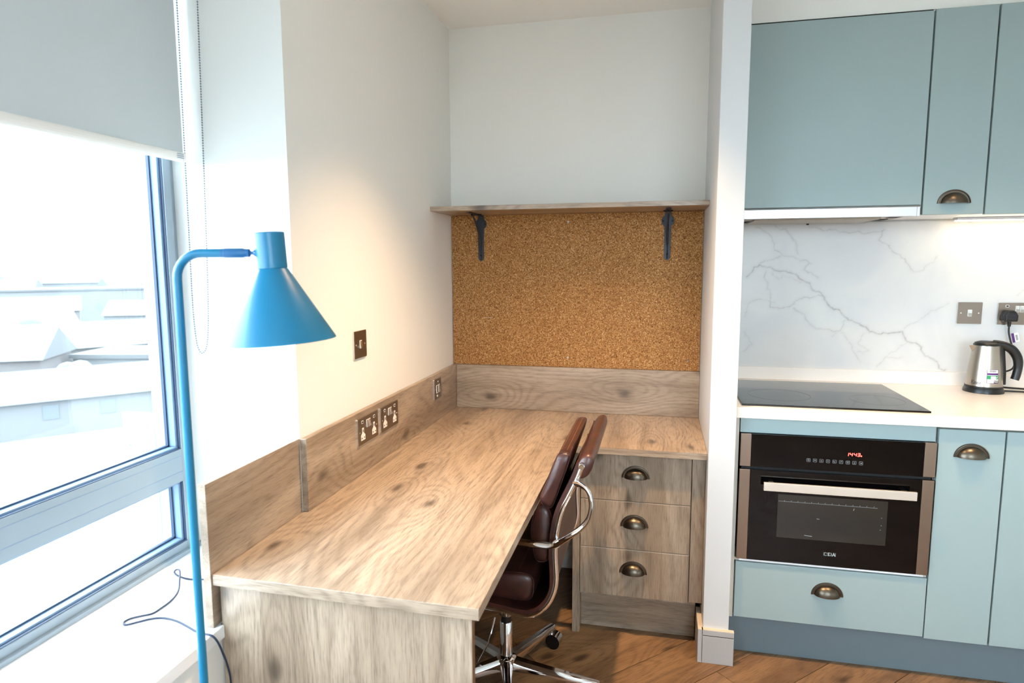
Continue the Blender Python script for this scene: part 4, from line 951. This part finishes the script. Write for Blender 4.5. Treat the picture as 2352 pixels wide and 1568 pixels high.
for i in range(5):
    a = math.radians(-3 + 72 * i); d_ = Vector((math.cos(a), math.sin(a), 0)); c_ = Vector((HX, HY, 0)); sd_ = Vector((-d_.y, d_.x, 0))
    b = B(); secs = []
    for f_, w_, zt, zb in ((0.018, 0.021, 0.118, 0.080), (0.05, 0.019, 0.112, 0.078), (0.16, 0.016, 0.098, 0.072), (0.25, 0.0135, 0.087, 0.068), (0.298, 0.012, 0.081, 0.066), (0.306, 0.009, 0.078, 0.068)):
        p = c_ + d_ * f_; secs.append([b.v(p + sd_ * x + Vector((0, 0, z))) for x, z in ((-w_, zb), (-w_ * 0.95, (zt + zb) / 2 + 0.004), (-w_ * 0.55, zt), (w_ * 0.55, zt), (w_ * 0.95, (zt + zb) / 2 + 0.004), (w_, zb))])
    for R0, R1 in zip(secs, secs[1:]):
        for j in range(6): b.bm.faces.new((R0[j], R0[(j + 1) % 6], R1[(j + 1) % 6], R1[j])).smooth = True
    b.bm.faces.new(secs[0]); b.bm.faces.new(secs[-1][::-1]); b.build('star_leg', 'chrome', oc, smooth_angle=50)
    e = c_ + d_ * 0.290; rot = random.uniform(0.2, 0.9) if i != 1 else 0.15
    ax_ = Vector((math.cos(a + rot), math.sin(a + rot), 0)); off = Vector((-ax_.y, ax_.x, 0)) * 0.012
    cs = B().tube([e + Vector((0, 0, 0.070)), e + Vector((0, 0, 0.054))], 0.0055, 10).build('castor_stem', 'chrome', oc)
    w0 = e - off + Vector((0, 0, 0.0268))
    B().tube([w0 - ax_ * 0.020, w0 - ax_ * 0.0195, w0 + ax_ * 0.0195, w0 + ax_ * 0.020], [0.0235, 0.0262, 0.0262, 0.0235], 24).build('castor_wheel', 'darkchrome', cs)
    B().tube([w0 - ax_ * 0.0195, w0 + ax_ * 0.0195], 0.0268, 28, caps=False).build('castor_hood', 'chrome', cs)

# ================================================================== ceiling downlights
for i, (x, y, lab) in enumerate(((0.68, -1.00, 'round recessed downlight in the ceiling over the desk'), (1.88, -1.05, 'round recessed downlight in the ceiling before the kitchen'), (0.70, -3.0, 'unseen fill downlight added in the ceiling behind the lamp'), (2.2, -3.0, 'unseen fill downlight added in the ceiling at the rear of the room'))):  # front pair follows the shadows; rear pair is unseen, added as general fill
    dl = thing('downlight', (x, y, 2.40), lab, 'downlight', 'recessed ceiling downlights')
    B(Matrix.Translation((x, y, 2.40))).lathe([(0.030, -0.0005), (0.043, -0.0005), (0.044, -0.004), (0.036, -0.006), (0.030, -0.003)], 28).build('ring', 'sill', dl)
    B(Matrix.Translation((x, y, 2.40))).lathe([(0, -0.0012), (0.0295, -0.0012), (0.0295, -0.0004), (0, -0.0004)], 20).build('lens', 'spotlens', dl)
    ld = bpy.data.lights.new('downlight_lamp', 'SPOT'); ld.energy = SPOT_W * (1.75, 0.9, 0.7, 0.7)[i]; ld.color = SPOT_COL; ld.spot_size = math.radians(94); ld.spot_blend = 1.0; ld.shadow_soft_size = 0.022
    lo_ = bpy.data.objects.new('downlight_lamp', ld); COL.objects.link(lo_); lo_.parent = dl; lo_.location = (0, 0, -0.012)

# ================================================================== view outside (washed-out town far below)
GZ = -14.0
g_ = B(); g_.box(-700, 500, -600, 700, GZ - 0.5, GZ); tag(g_.build('ground', 'ground'), kind='structure')
def house(x, y, w, l, h, rz, lab, brick, flat=False, group=None):
    t = thing('house', (x, y, GZ), lab, 'building', group)
    Mx = Matrix.Translation((x, y, GZ)) @ Matrix.Rotation(rz, 4, 'Z')
    B(Mx).box(-l / 2, l / 2, -w / 2, w / 2, 0, h).build('walls', 'house_brick' if brick else 'house_wall', t)
    if flat: B(Mx).box(-l / 2 - 0.3, l / 2 + 0.3, -w / 2 - 0.3, w / 2 + 0.3, h, h + 0.5).build('roof', 'house_roof', t)
    else:
        r = B(Mx); e = 0.5; hh = w * 0.32
        r.poly([(-l / 2 - e, -w / 2 - e, h - 0.2), (l / 2 + e, -w / 2 - e, h - 0.2), (l / 2 + e, w / 2 + e, h - 0.2), (-l / 2 - e, w / 2 + e, h - 0.2), (-l / 2 - e, 0, h + hh), (l / 2 + e, 0, h + hh)], [(0, 1, 5, 4), (2, 3, 4, 5), (0, 4, 3), (1, 2, 5), (0, 3, 2, 1)])
        r.build('roof', 'house_roof', t)
    n = max(2, int(l / 4))
    for i in range(n):
        for s_ in (-1, 1):
            xx = -l / 2 + l * (i + 0.5) / n
            B(Mx).box(xx - 0.6, xx + 0.6, s_ * w / 2 - 0.05, s_ * w / 2 + 0.05, h * 0.45, h * 0.45 + 1.3).build('window', 'paneldark', t)
    return t
far = 'hazy pale house among the distant rooftops beyond the glass'
house(-73, 53, 9, 16, 5.5, 0.5, 'hazy gabled brick house at the left edge of the window view', True)
house(-75, 68, 9, 18, 5.0, 0.9, 'hazy long gabled house right of the nearest gable in the window', True)
house(-62, 64, 8, 10, 4.5, 0.2, 'small white block in the hazy view beside the window jamb', False, True)
house(-150, 135, 16, 45, 9, 0.75, 'long white flat-roofed building in the hazy distance', False, True)
for i, (x, y, w, l, h, rz, br_) in enumerate(((-112, 92, 9, 14, 5, 1.1, True), (-105, 118, 9, 20, 5, 0.4, False), (-128, 108, 9, 16, 6, 0.8, True), (-170, 150, 10, 22, 6, 0.3, False), (-185, 200, 12, 26, 7, 1.2, True), (-210, 165, 12, 24, 7, 0.6, False), (-240, 235, 12, 40, 8, 0.9, False), (-90, 92, 8, 12, 5, 0.7, False), (-55, 46, 7, 22, 3.5, 0.85, False), (-140, 165, 9, 18, 6, 0.2, True))):
    house(x, y, w, l, h, rz, far, br_, i % 4 == 3, 'far houses')
def tree(x, y, r, h, lab, group=None):
    t = thing('tree', (x, y, GZ), lab, 'tree', group)
    B(Matrix.Translation((x, y, GZ))).tube([(0, 0, 0), (0, 0, h * 0.5)], r * 0.08, 6).build('trunk', 'house_brick', t)
    b = B(); rr = random.Random(int(abs(x * 7 + y)))
    for k in range(16):
        p = Vector((rr.uniform(-1, 1), rr.uniform(-1, 1), rr.uniform(-0.9, 1))); p = p.normalized() * r * 0.55
        bmesh.ops.create_icosphere(b.bm, subdivisions=2, radius=r * rr.uniform(0.4, 0.6), matrix=Matrix.Translation((x + p.x, y + p.y, GZ + h * 0.62 + p.z * 1.1)))
    for f in b.bm.faces: f.smooth = True
    b.build('crown', 'tree', t)
tree(-122, 150, 6, 15, 'large hazy round tree seen through the window near the jamb')
for x, y, r, h in ((-205, 120, 7, 14), (-225, 138, 6, 13), (-236, 182, 7, 14), (-165, 186, 7, 15), (-92, 76, 3, 7), (-82, 106, 3.5, 8), (-60, 54, 2.2, 5)):
    tree(x, y, r, h, 'small hazy tree among the distant rooftops beyond the glass', 'far trees')
for o in bpy.data.objects:
    for k_ in ('_base', '_child'):
        if k_ in o: del o[k_]
